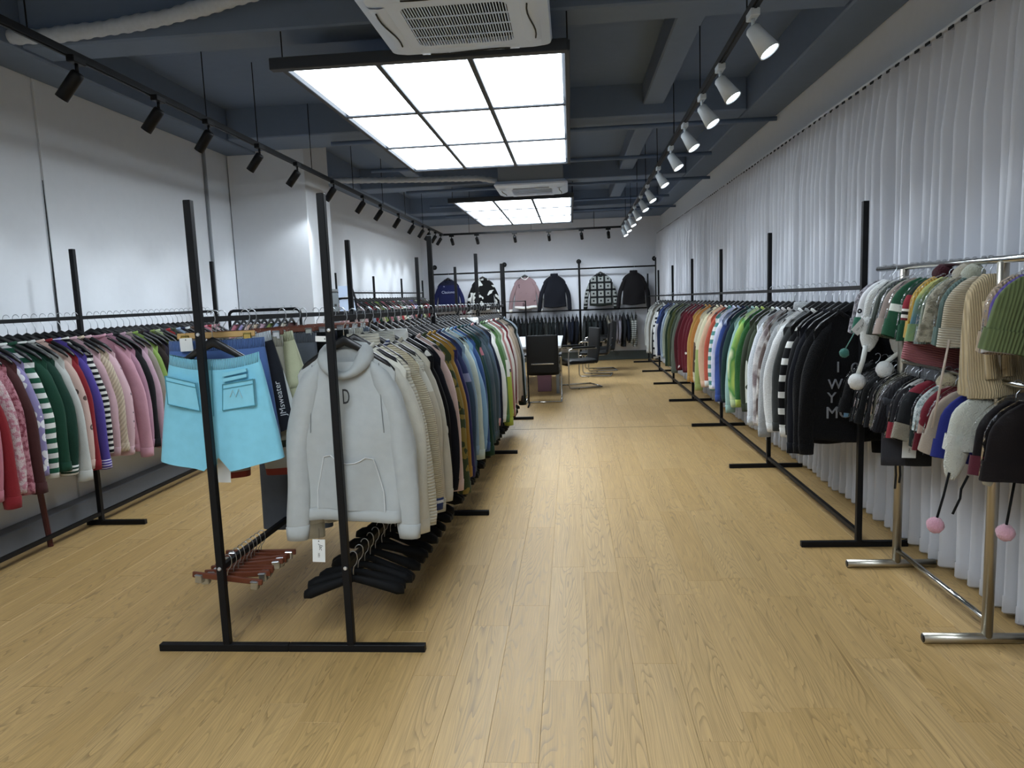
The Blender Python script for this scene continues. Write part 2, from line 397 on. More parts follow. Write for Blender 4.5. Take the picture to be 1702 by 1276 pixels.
def cassette(label, x0, x1, y0, y1, z):
    t = thing('air_conditioner', label, 'air conditioner', ((x0+x1)/2, (y0+y1)/2, z), 0, 'ceiling cassette units')
    w, l = (x1-x0)/2, (y1-y0)/2
    gx, gy = w*0.56, l*0.56
    fm = MB()
    def rr(hx, hy, r, z_, n=5):
        pts = []
        for cx, cy, a0 in ((hx-r, hy-r, 0), (-hx+r, hy-r, pi/2), (-hx+r, -hy+r, pi), (hx-r, -hy+r, 1.5*pi)):
            for k in range(n+1):
                a = a0 + k/n*pi/2; pts.append((cx + r*math.cos(a), cy + r*math.sin(a), z_))
        return pts
    fm.loft([rr(w-0.03, l-0.03, 0.03, 0.06), rr(w, l, 0.05, 0.02), rr(w-0.008, l-0.008, 0.05, 0.0), rr(w-0.06, l-0.06, 0.05, -0.022), rr(gx+0.02, gy+0.02, 0.05, -0.03), rr(gx, gy, 0.045, -0.03), rr(gx, gy, 0.045, 0.0)], False, False)
    obj('body', fm, M_WHITE, t)
    obj('housing', MB().bbox(-w*0.88, w*0.88, -l*0.88, l*0.88, 0.03, 0.34, 0.01), M_GREYP, t)
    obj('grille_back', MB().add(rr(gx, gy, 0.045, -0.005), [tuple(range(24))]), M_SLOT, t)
    g = MB(); n = 36
    for i in range(n):
        x = -gx + (i+0.5)*2*gx/n; k = 0.02 if i in (0, n-1) else 0
        g.box(x-0.0028, x+0.0028, -gy+k, gy-k, -0.030, -0.024)
    gr = obj('grille', g, M_WHITE, t); gr['kind'] = 'stuff'
    for j in (1, 2, 3): obj('grille_bar', MB().box(-gx, gx, -gy+j*gy/2-0.004, -gy+j*gy/2+0.004, -0.032, -0.027), M_WHITE, t)
    for a in range(4):
        h = w if a % 2 == 0 else l
        c = Matrix.Rotation(a*pi/2, 3, 'Z')
        def P(x, y, z_): return c @ Vector((x, y, z_))
        wd = (l if a % 2 == 0 else w)*0.6; m = MB(); d = h*0.78
        rows = []
        for k in range(9):
            s = -1 + k/4; q = 0.03*math.sin(s*pi*0.9)*0.35
            rows.append([P(d-0.045, s*wd, -0.026), P(d-0.02+q, s*wd, -0.034), P(d+0.035+q, s*wd, -0.03), P(d+0.05, s*wd, -0.02)])
        m.loft(rows, False, False, False); obj('louver', m.mesh('louver', True), M_WHITE, t)
        m2 = MB(); m2.tube([P(d+0.006+0.016*math.sin((k/4-1)*2.4), (k/4-1)*wd*0.82, -0.036) for k in range(9)], 0.0045, 5); obj('louver_slit', m2, M_INK, t)
    return t
cassette('large white ceiling cassette air conditioner cut by the picture top', -1.015, -0.067, 3.46, 4.43, 3.0)
cassette('small-looking white ceiling cassette air conditioner between the two light panels', -0.985, 0.0, 9.72, 10.7, 3.0)

# hoses and conduits
def hose(label, pts, r):
    # ribbed insulated pipe
    P = [Vector(p) for p in pts]; fine = []
    for i in range(len(P)-1):
        n = max(2, int((P[i+1]-P[i]).length / 0.022))
        for k in range(n): fine.append(P[i].lerp(P[i+1], k/n))
    fine.append(P[-1])
    rs = [r*(1 + 0.13*((k//2) % 2) + 0.06*math.sin(k*0.31)) for k in range(len(fine))]
    return tag(sobj('insulated_pipe', MB().tube(fine, rs, 10), M_HOSE), label, 'pipe', 'lagged ceiling pipes')
hose('ribbed white insulated pipe running to the large cassette unit', [(-3.6,4.42,3.27),(-3.2,4.42,3.25),(-2.8,4.42,3.27),(-2.4,4.40,3.30),(-2.0,4.32,3.33),(-1.6,4.2,3.35),(-1.0,4.05,3.3),(-0.95,4.0,3.2)], 0.042)
hose('white insulated pipe running to the far cassette unit', [(-3.3,9.42,3.14),(-2.6,9.6,3.14),(-2.0,9.75,3.14),(-1.2,9.88,3.14),(-0.95,9.95,3.1)], 0.035)
def conduit(label, pts, r=0.022, m=M_BEAM):
    return tag(sobj('conduit', MB().tube(pts, r, 8), m), label, 'conduit', 'ceiling conduits')
conduit('navy conduit under ceiling near the ribbed pipe', [(-2.95,5.12,3.36),(-2.2,5.08,3.36),(-0.6,5.06,3.36),(0.6,5.05,3.36)], 0.035)
for k, y in enumerate((7.42, 8.9, 10.8, 12.6, 14.2)):
    x1 = 2.04 if k in (0, 2, 4) else 1.7
    conduit('dark pipe crossing under the ceiling to the curtain side, %s from camera end' % nth(k+1), [(-2.4,y,3.13 if k else 3.16),(x1,y,3.13 if k else 3.16)], 0.022, M_CEIL)

# ---- track rails and spotlights
def track(label, a, b_, rods):
    a, b_ = Vector(a), Vector(b_); t = thing('light_track', label, 'light track', a, 0, 'spotlight tracks')
    d = b_ - a; n = Vector((-d.y, d.x, 0)).normalized()*0.017
    m = MB(); m.add([p + s*n + Vector((0,0,z)) for p in (Vector((0,0,0)), d) for s in (-1,1) for z in (0,0.035)], [(0,1,3,2),(4,6,7,5),(0,4,5,1),(2,3,7,6),(1,5,7,3),(0,2,6,4)])
    m.add([p + s*n*0.35 + Vector((0,0,z)) for p in (Vector((0,0,0)), d) for s in (-1,1) for z in (-0.006,0)], [(0,1,3,2),(4,6,7,5),(0,4,5,1),(2,3,7,6),(1,5,7,3),(0,2,6,4)])
    obj('rail', m, M_BLACK, t)
    for s in rods:
        p = d*s; mm = MB(); rod(mm, p.x, p.y, 0.03, 3.22-a.z+0.5, 0.004); obj('suspension_rod', mm, M_BLACK, t)
    return t
ZT = 2.85
RT = lambda y: 0.90 + (y-3.6)*0.0148
LT = lambda y: -2.50 - max(0, (y-7))*0.016
track('black spotlight track along the curtain side', (RT(1.0),1.0,ZT), (RT(15.1),15.1,ZT), [0.2,0.3,0.4,0.5,0.6,0.7,0.8,0.9])
track('black spotlight track along the white wall side', (-2.50,0.8,ZT), (LT(15.1),15.1,ZT), [0.18,0.3,0.36,0.45,0.55,0.65,0.75,0.85])
track('black spotlight track in front of the back wall', (LT(15.1),15.1,ZT), (RT(15.1),15.1,ZT), [0.15,0.5,0.85])
def head_mesh(r0, r1, L_):
    # can pointing along -Z from its pivot
    return MB().lathe([(0.001,0.012),(r0*0.8,0.010),(r0,0),(r0*1.02,-0.02),(r1,-L_),(r1*0.9,-L_),(r1*0.88,-L_+0.012),(0.001,-L_+0.012)], n=20, cap=False)
HB = head_mesh(0.033, 0.033, 0.15).mesh('lamp_head', True); HW = head_mesh(0.036, 0.052, 0.14).mesh('lamp_head', True)
def lens_mesh(r, L_): return MB().lathe([(r,-L_+0.006),(r,-L_+0.010)], n=20).mesh('lens')
LB = lens_mesh(0.029, 0.15); LWm = lens_mesh(0.045, 0.14)
AD = MB().bbox(-0.022,0.022,-0.05,0.05,-0.035,0.0,0.004).mesh('track_adapter'); STM = MB().tube([(0,0,-0.035),(0,0,-0.075)],0.009,8).mesh('stem', True)
def spot(label, x, y, aim, white, group, watts, rz=0):
    t = thing('spotlight', label, 'spotlight', (x, y, ZT), 0, group)
    m = M_OFFW if white else M_BLACK
    a = obj('track_adapter', AD, m, t); a.rotation_euler.z = rz
    obj('stem', STM, m, t)
    d = (Vector(aim) - Vector((x, y, ZT-0.08))).normalized()
    q = d.to_track_quat('-Z', 'Y')
    h = obj('lamp_head', HW if white else HB, m, t, (0,0,-0.085)); h.rotation_mode = 'QUATERNION'; h.rotation_quaternion = q
    obj('lens', LWm if white else LB, M_LENS if white else M_LENS, h)
    ld = bpy.data.lights.new('spot_beam', 'SPOT'); ld.energy = watts; ld.color = LIGHT_COL; ld.spot_size = math.radians(62); ld.spot_blend = 0.8; ld.shadow_soft_size = 0.04
    lo = bpy.data.objects.new('spot_beam', ld); COL.objects.link(lo); lo.parent = h; lo.location = (0,0,-0.155)
ry = [3.69,4.51,5.16,5.98,6.88,7.96,9.25,10.25,11.42,12.53,13.64,14.6]
for k, y in enumerate(ry):
    spot('white conical track spotlight aimed at the curtain, %s from the camera end' % nth(k+1), RT(y), y, (1.75, y-0.45, 1.35), True, 'white track spotlights', SPOT_W)
ly = [3.67,4.41,5.03,5.86,6.68,7.75,8.93,9.83,10.93,12.01,12.88,13.5,14.17,14.8]
for k, y in enumerate(ly):
    spot('black cylinder track spotlight by the white wall, %s from the camera end' % nth(k+1), LT(y), y, (-3.65, y+R.uniform(-0.15,0.3), 1.35), False, 'black wall-side spotlights', SPOT_W*0.8)
for k, x in enumerate((-2.45,-1.92,-1.13,-0.42,0.25,0.80)):
    spot('black cylinder spotlight on the back track, %s from the pier side' % nth(k+1), x, 15.1, (x+(0.1 if k < 4 else 0.2), 16.5, 1.55), False, 'black back-wall spotlights', SPOT_W*0.9, pi/2)

# ================================================================== CURTAIN
M_CURT, N_, L_, b_ = new_mat('curtain_voile')
b_.inputs['Base Color'].default_value = lin('#dcdee4'); b_.inputs['Roughness'].default_value = 0.9; b_.inputs['Specular IOR Level'].default_value = 0.1
tr = N_.new('ShaderNodeBsdfTranslucent'); tr.inputs[0].default_value = lin('#cfd1d6'); mx = N_.new('ShaderNodeMixShader'); mx.inputs[0].default_value = 0.3
tcn = N_.new('ShaderNodeTexCoord'); nzn = N_.new('ShaderNodeTexNoise'); nzn.inputs['Scale'].default_value = 400; L_.new(tcn.outputs['Object'], nzn.inputs['Vector'])
bpn = N_.new('ShaderNodeBump'); bpn.inputs['Strength'].default_value = 0.08; L_.new(nzn.outputs['Fac'], bpn.inputs['Height']); L_.new(bpn.outputs[0], b_.inputs['Normal'])
L_.new(b_.outputs[0], mx.inputs[1]); L_.new(tr.outputs[0], mx.inputs[2]); L_.new(mx.outputs[0], N_['Material Output'].inputs[0])
CX, CT = 1.955, 2.80
edges = [0.6, 3.4, 6.2, 9.3, 12.6, 16.5]
names = ['the camera end, behind the hat rack', 'second from camera end, behind the dark sweaters', 'middle of the row', 'fourth from the camera end', 'last before the back wall']
pleat_ph = 0.0
for k in range(5):
    t = thing('curtain', 'white pleated floor-length curtain, %s' % names[k], 'curtain', (CX, edges[k], 0), 0, 'pleated curtains over the long wall')
    y0, y1 = edges[k], edges[k+1]; per = 0.12; sub = 12
    n = int((y1-y0)/per*sub); zs = [CT, CT-0.015, CT-0.045, CT-0.09, CT-0.2, CT-0.5, CT-1.0, 1.4, 0.9, 0.5, 0.22, 0.12]
    rows = []; hrow = []
    ph = [R.uniform(0.6, 1.5) for _ in range(n//sub + 3)]; ps = [R.uniform(-0.45, 0.45) for _ in range(n//sub + 3)]
    def px_(i, z):
        u = i/sub; c = int(u); f = u - c
        a = ph[c]*(1-f) + ph[c+1]*f; sh = ps[c]*(1-f) + ps[c+1]*f
        d = min(1, (CT - z)/0.5)
        s = math.sin(2*pi*(u + sh*d*(0.3 + 0.5*min(1, (CT-z)/2.5))))
        prof = abs(s)**0.9*(1 if s > 0 else -1) + 0.22*math.sin(4*pi*u + 9*sh)*d
        amp = 0.012 + 0.036*min(1, (CT - z)/0.35)*a
        if CT - z < 0.1: amp = 0.012 + 0.012*(0.5 + 0.5*math.sin(2*pi*u))
        drift = 0.006*math.sin(u*0.7 + z*1.3)
        return (-amp*prof + drift, (i/n)*(y1-y0) + 0.010*math.sin(u*2.1 + z*2)*d)
    for z in zs: rows.append([(px_(i, z)[0], px_(i, z)[1], z - (0.012*(1-math.cos(2*pi*i/sub))/2 if z == CT else 0)) for i in range(n+1)])
    m = MB().loft(rows, False, False, False); obj('cloth', m.mesh('cloth', True), M_CURT, t)
    hz = 0.035
    m = MB().loft([[(px_(i, 0.12)[0]-0.004, px_(i, 0.12)[1], 0.122) for i in range(n+1)], [(px_(i, 0.1)[0]-0.005, px_(i, 0.1)[1], hz+0.01) for i in range(n+1)], [(px_(i, 0.1)[0]+0.004, px_(i, 0.1)[1], hz) for i in range(n+1)], [(px_(i, 0.12)[0]+0.002, px_(i, 0.12)[1], 0.122) for i in range(n+1)]], False, False, False)
    obj('hem', m.mesh('hem', True), M_CURT, t)
    hk = MB()
    for i in range(int((y1-y0)/per)): hk.box(-0.016, -0.010, (i+0.55)*per, (i+0.95)*per, CT-0.002, CT+0.012)
    ho = obj('heading_hooks', hk, M_GAP, t); ho['kind'] = 'stuff'
struct('trim_5', MB().bbox(CX-0.012, XR, 0.6, 16.5, CT+0.012, CT+0.03, 0.003), M_WALL, label='white curtain rail fixed to the wall')

# ================================================================== RACKS
def sq(mb, x0, x1, y0, y1, z0, z1): return mb.bbox(x0, x1, y0, y1, z0, z1, 0.0025)
T = 0.016    # half of a 32 mm square tube
def rack(label, x, posts, foot, rail_z, low_z, top=2.0, y_start=None, y_end=None, twist=0.0, bolts=(), drop=0.0):
    t = thing('clothes_rack', label, 'clothes rack', (x, posts[0], 0), 0, 'black steel clothes racks')
    xs = lambda y: (y - posts[0])*twist
    y0 = posts[0] if y_start is None else y_start; y1 = posts[-1] if y_end is None else y_end
    def bar(name, z, h):
        m = MB(); a, b2 = Vector((xs(y0), y0-posts[0], z)), Vector((xs(y1), y1-posts[0], z - h*(y1-posts[0])))
        m.add([(p.x+sx*0.0125, p.y, p.z+sz*0.0125) for p in (a, b2) for sx in (-1,1) for sz in (-1,1)], [(0,1,3,2),(4,6,7,5),(0,4,5,1),(2,3,7,6),(1,5,7,3),(0,2,6,4)])
        obj(name, m, M_BLACK, t)
    bar('top_rail', rail_z, drop)
    if low_z: bar('low_rail', low_z, 0)
    for k, y in enumerate(posts):
        yy = y - posts[0]; xx = xs(y)
        obj('post', sq(MB(), xx-T, xx+T, yy-T, yy+T, 0.03, top - drop*yy), M_BLACK, t)
        ft = MB(); sq(ft, xx+foot[0], xx+foot[1], yy-T, yy+T, 0.0, 0.034); obj('foot', ft, M_BLACK, t)
        for z in bolts:
            obj('bolt', MB().lathe([(0.009,0),(0.007,0.005),(0.001,0.006)], (xx, yy-T, z), (0,-1,0), 10), M_BOLT, t)
    return t
RY = [4.25, 6.2, 8.15, 10.05, 11.95, 13.85, 15.75]
ZR = lambda y: 1.52 - 0.0078*(y-4.25)
ZA = lambda y: 1.498 - 0.012*(y-2.97)
ZB = lambda y: 1.482 - 0.0092*(y-2.97)
rack('long black clothes rack in front of the curtain', 1.655, RY, (-0.33, 0.28), 1.52, 0.085, drop=0.0078)
LY = [2.97, 4.95, 6.93, 8.88]; TW = 0.03
XA = lambda y: -1.595 + (y-2.97)*TW
XB = lambda y: -1.02 + (y-2.97)*TW
rack('black clothes rack holding shorts and trousers, front of the island', -1.595, LY, (-0.32, 0.288), 1.498, 0.39, 2.0, twist=TW, drop=0.012, bolts=(1.435, 0.39))
rack('black clothes rack holding hoodie and knitwear, front of the island', -1.02, LY, (-0.286, 0.335), 1.482, 0.39, 2.0, twist=TW, drop=0.0092, bolts=(1.435, 0.39))
WY = [2.87, 4.83, 6.8]
XW = -3.47
wr = rack('black clothes rack along the white wall, nearest one', XW, WY, (-0.11, 0.34), 1.51, 0.085, 1.99)
rp_ = MB().tube([(-0.05,1.50,0.0),(-0.07,1.49,0.35),(-0.09,1.48,0.8)], [0.017,0.019,0.02], 8)
sl = obj('support_post', rp_, M_DKRED, wr); sl['label'] = 'dark red support post'
FY = [9.68, 11.6, 13.55, 15.5]; XF = -3.2
rack('black clothes rack along the far white wall past the pier', XF, FY, (-0.16, 0.3), 1.68, 0.085, 1.95)
# rolling rack with rounded corners in front of the pier
t = thing('garment_rack', 'black round-cornered garment rack in front of the white pier', 'clothes rack', (-3.24, 7.4, 0))
pts = [(-0.39,0,0.1),(-0.39,0,1.45)] + [(-0.39+0.05*(1-math.cos(a)),0,1.45+0.05*math.sin(a)) for a in (0.5,1.0,pi/2)] + [(0.39-0.05*(1-math.cos(a)),0,1.45+0.05*math.sin(a)) for a in (pi/2,1.0,0.5)] + [(0.39,0,1.45),(0.39,0,0.1)]
sobj('hoop', MB().tube(pts, 0.016, 10), M_BLACK, t)
for sx in (-1, 1): sobj('foot', MB().tube([(sx*0.39,-0.2,0.08),(sx*0.39,0.2,0.08)], 0.014, 8), M_BLACK, t)
for sx in (-1, 1):
    for sy in (-1, 1): obj('caster', MB().lathe([(0.03,-0.012),(0.03,0.012)], (sx*0.39, sy*0.17, 0.032), (1,0,0), 14), M_BLKPL, t)
sobj('low_bar', MB().tube([(-0.39,0,0.1),(0.39,0,0.1)], 0.012, 8), M_BLACK, t)
# thin rack behind the end of the island
t = thing('garment_rack', 'thin black wire garment rack behind the end of the island', 'clothes rack', (-1.15, 10.0, 0))
sobj('hoop', MB().tube([(-0.42,0,0.03),(-0.42,0,1.47),(0.52,0,1.47),(0.52,0,0.03)], 0.011, 8), M_BLACK, t)
for sx in (-0.42, 0.52): sobj('foot', MB().tube([(sx,-0.2,0.012),(sx,0.2,0.012)], 0.012, 8), M_BLACK, t)
# back wall pipe rail
t = thing('wall_rail', 'black wall-mounted pipe rail with two tiers on the back wall', 'clothes rail', (0, YB, 0))
PX = [-3.12, -1.50, 0.20, 1.90]; YR = -0.28
for x in PX:
    sobj('upright', MB().tube([(x,YR,0.02),(x,YR,2.2)] + [(x,YR+0.06*(1-math.cos(a)),2.2+0.06*math.sin(a)) for a in (0.5,1.0,pi/2)] + [(x,-0.005,2.26)], 0.024, 10), M_BLACK, t)
    obj('flange', MB().lathe([(0.055,0),(0.055,0.012),(0.03,0.02)], (x,0,2.26), (0,-1,0), 16), M_BLACK, t)
    obj('foot_flange', MB().lathe([(0.05,0.0),(0.05,0.012),(0.025,0.02)], (x,YR,0), (0,0,1), 16), M_BLACK, t)
for z in (2.09, 1.17):
    sobj('rail', MB().tube([(PX[0],YR,z),(PX[-1],YR,z)], 0.018, 10), M_BLACK, t)
# silver hat rack
HX = 1.73
t = thing('hat_rack', 'silver round-tube steel rack hung with winter hats', 'hat rack', (HX, 3.06, 0))
for yy in (0.0, 0.86):
    sobj('post', MB().tube([(0,yy,0.03),(0,yy,1.1),(0,yy,1.61)], 0.022, 14), M_TUBE, t)
    sobj('collar', MB().tube([(0,yy,1.0),(0,yy,1.03)], 0.027, 14), M_TUBE, t)
    f = sobj('foot', MB().tube([(-0.26,yy,0.022),(0.2,yy,0.022)], 0.022, 14), M_TUBE, t)
    sobj('foot_cap', MB().tube([(-0.262,yy,0.022),(-0.259,yy,0.022)], 0.018, 14), M_BLKPL, f)
sobj('low_bar', MB().tube([(-0.0,0,0.10),(0.0,0.86,0.10)], 0.014, 10), M_CHROME, t)
sobj('top_rail', MB().tube([(0,-0.75,1.62),(0,1.18,1.62)], 0.015, 12), M_CHROME, t)
sobj('low_rail', MB().tube([(0,-0.75,1.13),(0,1.02,1.13)], 0.012, 12), M_CHROME, t)
# ================================================================== GARMENT SHAPES
def sgnpow(v, p): return math.copysign(abs(v)**p, v)
class Sweater:
    """Hanging knit: local origin on the rail, X across the shoulders, -Y its front."""
    def __init__(s, seed, w=0.235, top=-0.132, hem=-0.80, slv=-0.86, fat=1.0, dip=0.05, flare=0.0, slw=1.0, spread=0.035):
        s.r = random.Random(seed); r = s.r
        s.spread = spread; s.w, s.top, s.hem, s.slv, s.fat, s.dip, s.flare, s.slw = w, top, hem, slv, fat, dip, flare, slw
        s.ph = [r.uniform(0, 6.28) for _ in range(8)]; s.k = r.uniform(14, 24); s.sway = r.uniform(-0.02, 0.02)
    def ztop(s, x, front):
        a = abs(x); nk = 0.085
        if a < nk:
            q = 1 - (a/nk)**2
            return s.top - (s.dip if front else 0.012)*q
        z = s.top - (a-nk)*0.62
        if a > s.w*0.72: z -= (a - s.w*0.72)**2*8
        return z
    def P(s, th, t, off=0.0):
        c, d = math.cos(th), math.sin(th)
        w = s.w*(0.985 - 0.05*math.sin(pi*min(1, t*1.1)) + s.flare*t)
        x = w*sgnpow(c, 0.72); front = d < 0
        zt = s.ztop(x*s.w/w, front); z = zt + (s.hem - zt)*t
        z += 0.012*math.sin(3*x/s.w + s.ph[6])*t
        T_ = 0.008 + (0.030*s.fat)*min(1, t*2.2)**0.8
        if abs(x) < 0.1: T_ += 0.022*max(0, 1 - abs(x)/0.1)*max(0, 1 - t*6)
        y = (T_+off)*sgnpow(d, 0.55)
        e = abs(d)**0.5
        y += e*s.fat*0.013*t*math.sin(s.k*x + s.ph[0 if front else 1] + 1.5*t) + e*0.006*s.fat*math.sin(9*t + 20*x + s.ph[2])
        y += s.sway*t*t + 0.012*t*math.sin(5*x + s.ph[3])
        return (x, y, z)
    def body(s, na=30, nr=15):
        return MB().loft([[s.P(2*pi*a/na, (i/(nr-1))**1.15) for a in range(na)] for i in range(nr)], False, False)
    def hemband(s, na=30, h=0.06):
        dt = h/abs(s.hem - s.top)
        rows = []
        for t, o in ((1-dt, 0.003), (1-dt*0.95, 0.007), (1-dt*0.4, 0.007), (1.0, 0.005), (1.004, -0.004), (1-dt*0.5, -0.008)):
            rows.append([s.P(2*pi*a/na, t, o) for a in range(na)])
        return MB().loft(rows, False, False)
    def patch(s, th0, th1, t0, t1, off, nu=10, nv=8, inset=None):
        g = [[s.P(th0 + (th1-th0)*i/nu if inset is None else th0 + inset(j/nv)*(th1-th0)*0.5 + (th1-th0)*(1-inset(j/nv))*i/nu, t0 + (t1-t0)*j/nv, off) for i in range(nu+1)] for j in range(nv+1)]
        return MB().loft(g, False, False, False)
    def sl_pt(s, side, t):
        o = s.ph[4] if side < 0 else s.ph[5]
        x0 = s.w - 0.075; z0 = s.ztop(s.w*0.72, False) - 0.035
        x = x0 + 0.085*math.sin(min(1, t*1.5)*pi/2) - 0.02*t*t + 0.012*math.sin(t*4 + o)*t + s.spread*t
        y = 0.02*math.sin(o)*t + 0.022*t*math.sin(2.4*t + o)
        return Vector((side*x, y + s.sway*t*t, z0 + (s.slv - z0)*t))
    def sl_ring(s, side, t, off=0.0, na=14):
        c = s.sl_pt(side, t); o = s.ph[5] if side < 0 else s.ph[4]
        rx = (0.066 - 0.024*t**0.8)*s.slw + off; ry = (0.034 - 0.008*t)*s.fat**0.6*s.slw + off
        if t < 0.12: rx *= 0.6 + 0.4*t/0.12; ry *= 0.55 + 0.45*t/0.12
        out = []
        for a in range(na):
            th = 2*pi*a/na; wob = 1 + 0.10*math.sin(3*th + 7*t + o)*min(1, t*3) + 0.05*math.sin(2*th - 13*t)
            out.append((c.x + rx*math.cos(th)*wob, c.y + ry*math.sin(th)*wob, c.z + 0.03*math.cos(th)*side*(-1)*(1-t)*1.0))
        return out
    def sleeve(s, side, nr=15): return MB().loft([s.sl_ring(side, i/(nr-1)*0.97) for i in range(nr)], True, True)
    def cuff(s, side):
        return MB().loft([s.sl_ring(side, t, o) for t, o in ((0.915, 0.0), (0.92, 0.003), (0.96, 0.002), (1.0, 0.001), (1.0, -0.008), (0.97, -0.012))], False, True)
    def collar(s, r=0.013, rx=0.088, ry=0.03, up=0.0, turtle=0.0):
        pts = []
        n = 22
        for k in range(n):
            a = 2*pi*k/n; x = rx*math.cos(a); front = math.sin(a) < 0
            z = s.ztop(min(0.0849, abs(x))*1.0, front) if abs(x) < 0.085 else s.top
            pts.append((x, ry*math.sin(a), z + up))
        if turtle:
            return MB().loft([pts, [(x*0.98, y*1.05, z+turtle*0.6) for x, y, z in pts], [(x*0.92, y, s.top+turtle) for x, y, z in pts], [(x*0.86, y*0.8, s.top+turtle*0.9) for x, y, z in pts]], False, False)
        rings = []
        for k in range(n):
            p = Vector(pts[k]); tgt = (Vector(pts[(k+1) % n]) - Vector(pts[k-1])).normalized()
            u = Vector((p.x, p.y*2.5, 0)).normalized(); w = tgt.cross(u)
            rings.append([p + (u*math.cos(b)*0.55 + w*math.sin(b)*1.0)*r for b in [2*pi*q/8 for q in range(8)]])
        rings.append(rings[0]); return MB().loft(rings, False, False)
VAR = {}
def variant(key, **k):
    if key not in VAR:
        s = Sweater(hash_(key), **k)
        VAR[key] = dict(s=s, body=s.body().mesh('body', True), hem=s.hemband().mesh('hem_band', True), sl=[s.sleeve(q).mesh('sleeve', True) for q in (-1, 1)],
                        cf=[s.cuff(q).mesh('cuff', True) for q in (-1, 1)], col=s.collar().mesh('neckband', True), tur=s.collar(turtle=0.05).mesh('turtleneck', True))
        one = s.body(20, 9)
        for q in (-1, 1): one.loft([s.sl_ring(q, i/7, 0, 8) for i in range(8)], True, True)
        VAR[key]['one'] = one.mesh('sweater', True)
    return VAR[key]
def hash_(k): return sum((i+1)*ord(c) for i, c in enumerate(str(k)))
VS = [dict(hem=-0.76, slv=-0.84), dict(hem=-0.80, slv=-0.80, w=0.24), dict(hem=-0.74, slv=-0.88, fat=1.2), dict(hem=-0.84, slv=-0.9, w=0.245, fat=1.15),
      dict(hem=-0.70, slv=-0.82, w=0.225), dict(hem=-0.78, slv=-0.86, flare=0.06), dict(hem=-0.82, slv=-0.84, fat=1.3, slw=1.15), dict(hem=-0.73, slv=-0.78, w=0.23, fat=1.1)]
def V(i, long=0.0):
    k = dict(VS[i % len(VS)]); k['hem'] -= 0.15 + long; k['slv'] -= 0.15 + long
    return variant('v%d_%d' % (i, int(long*100)), **k)

# ---- hangers
def hanger_meshes():
    hk = MB().tube([(0.0185*math.cos(a), 0, 0.004+0.0235*math.sin(a)) for a in [2.9-0.32*k for k in range(10)]] + [(0.020,0,-0.012),(0.014,0,-0.032),(0.003,0,-0.046),(0,0,-0.062),(0,0,-0.115)], 0.0021, 6)
    m = MB(); rings = []
    for k in range(15):
        u = -1 + k/7; a = abs(u)
        x = u*0.215; z = -0.112 - 0.128*a**1.1 - (0.012 if a > 0.99 else 0); y = 0.012*a*a
        hh = 0.014 + 0.010*(1-a)**2 + 0.002*a; tt = 0.006 + 0.013*a**2
        if k in (0, 14): hh *= 0.6; tt *= 0.6
        rings.append([(x, y + tt*math.cos(b), z + hh*math.sin(b)) for b in [2*pi*q/8 for q in range(8)]])
    m.loft(rings)
    m2 = MB(); rings = []
    for k in range(15):
        u = -1 + k/7; a = abs(u); x = u*0.225; z = -0.10 - 0.075*a**1.15; y = 0.02*a*a
        hh = 0.018 + 0.014*a; tt = 0.010 + 0.026*a**1.5
        if k in (0, 14): hh *= 0.55; tt *= 0.6
        rings.append([(x, y + tt*math.cos(b), z + hh*math.sin(b)) for b in [2*pi*q/8 for q in range(8)]])
    m2.loft(rings)
    return hk.mesh('hook', True), m.mesh('arms', True), m2.mesh('arms', True)
HK, ARMS, ARMS2 = hanger_meshes()
CLIPBAR = MB().bbox(-0.17, 0.17, -0.007, 0.007, -0.10, -0.072, 0.004).mesh('bar')
CLIP = MB().bbox(-0.018,0.018,-0.014,0.014,-0.03,0.012,0.004).tube([(-0.016,-0.016,0.008),(0.016,-0.016,0.008)],0.004,6).mesh('clip')
NH = [0]; M_BLKMAT = simple('black_velvet', '#0b0c0e', 0.75, spec=0.2)
def hanger(label, loc, rz, group, mat=None, clip=False, wide=False):
    NH[0] += 1
    t = thing('clip_hanger' if clip else 'clothes_hanger', label, 'hanger', loc, rz, group)
    obj('hook', HK, M_HOOK, t)
    if clip:
        obj('bar', CLIPBAR, mat or M_WOODB, t)
        for sx in (-1, 1): obj('clip', CLIP, M_BRASS if mat is M_WOODL else M_HOOK, t, (sx*0.135, 0, -0.092))
    else: obj('arms', ARMS2 if wide else ARMS, M_BLKMAT if wide else (mat or M_BLKPL), t)
    return t

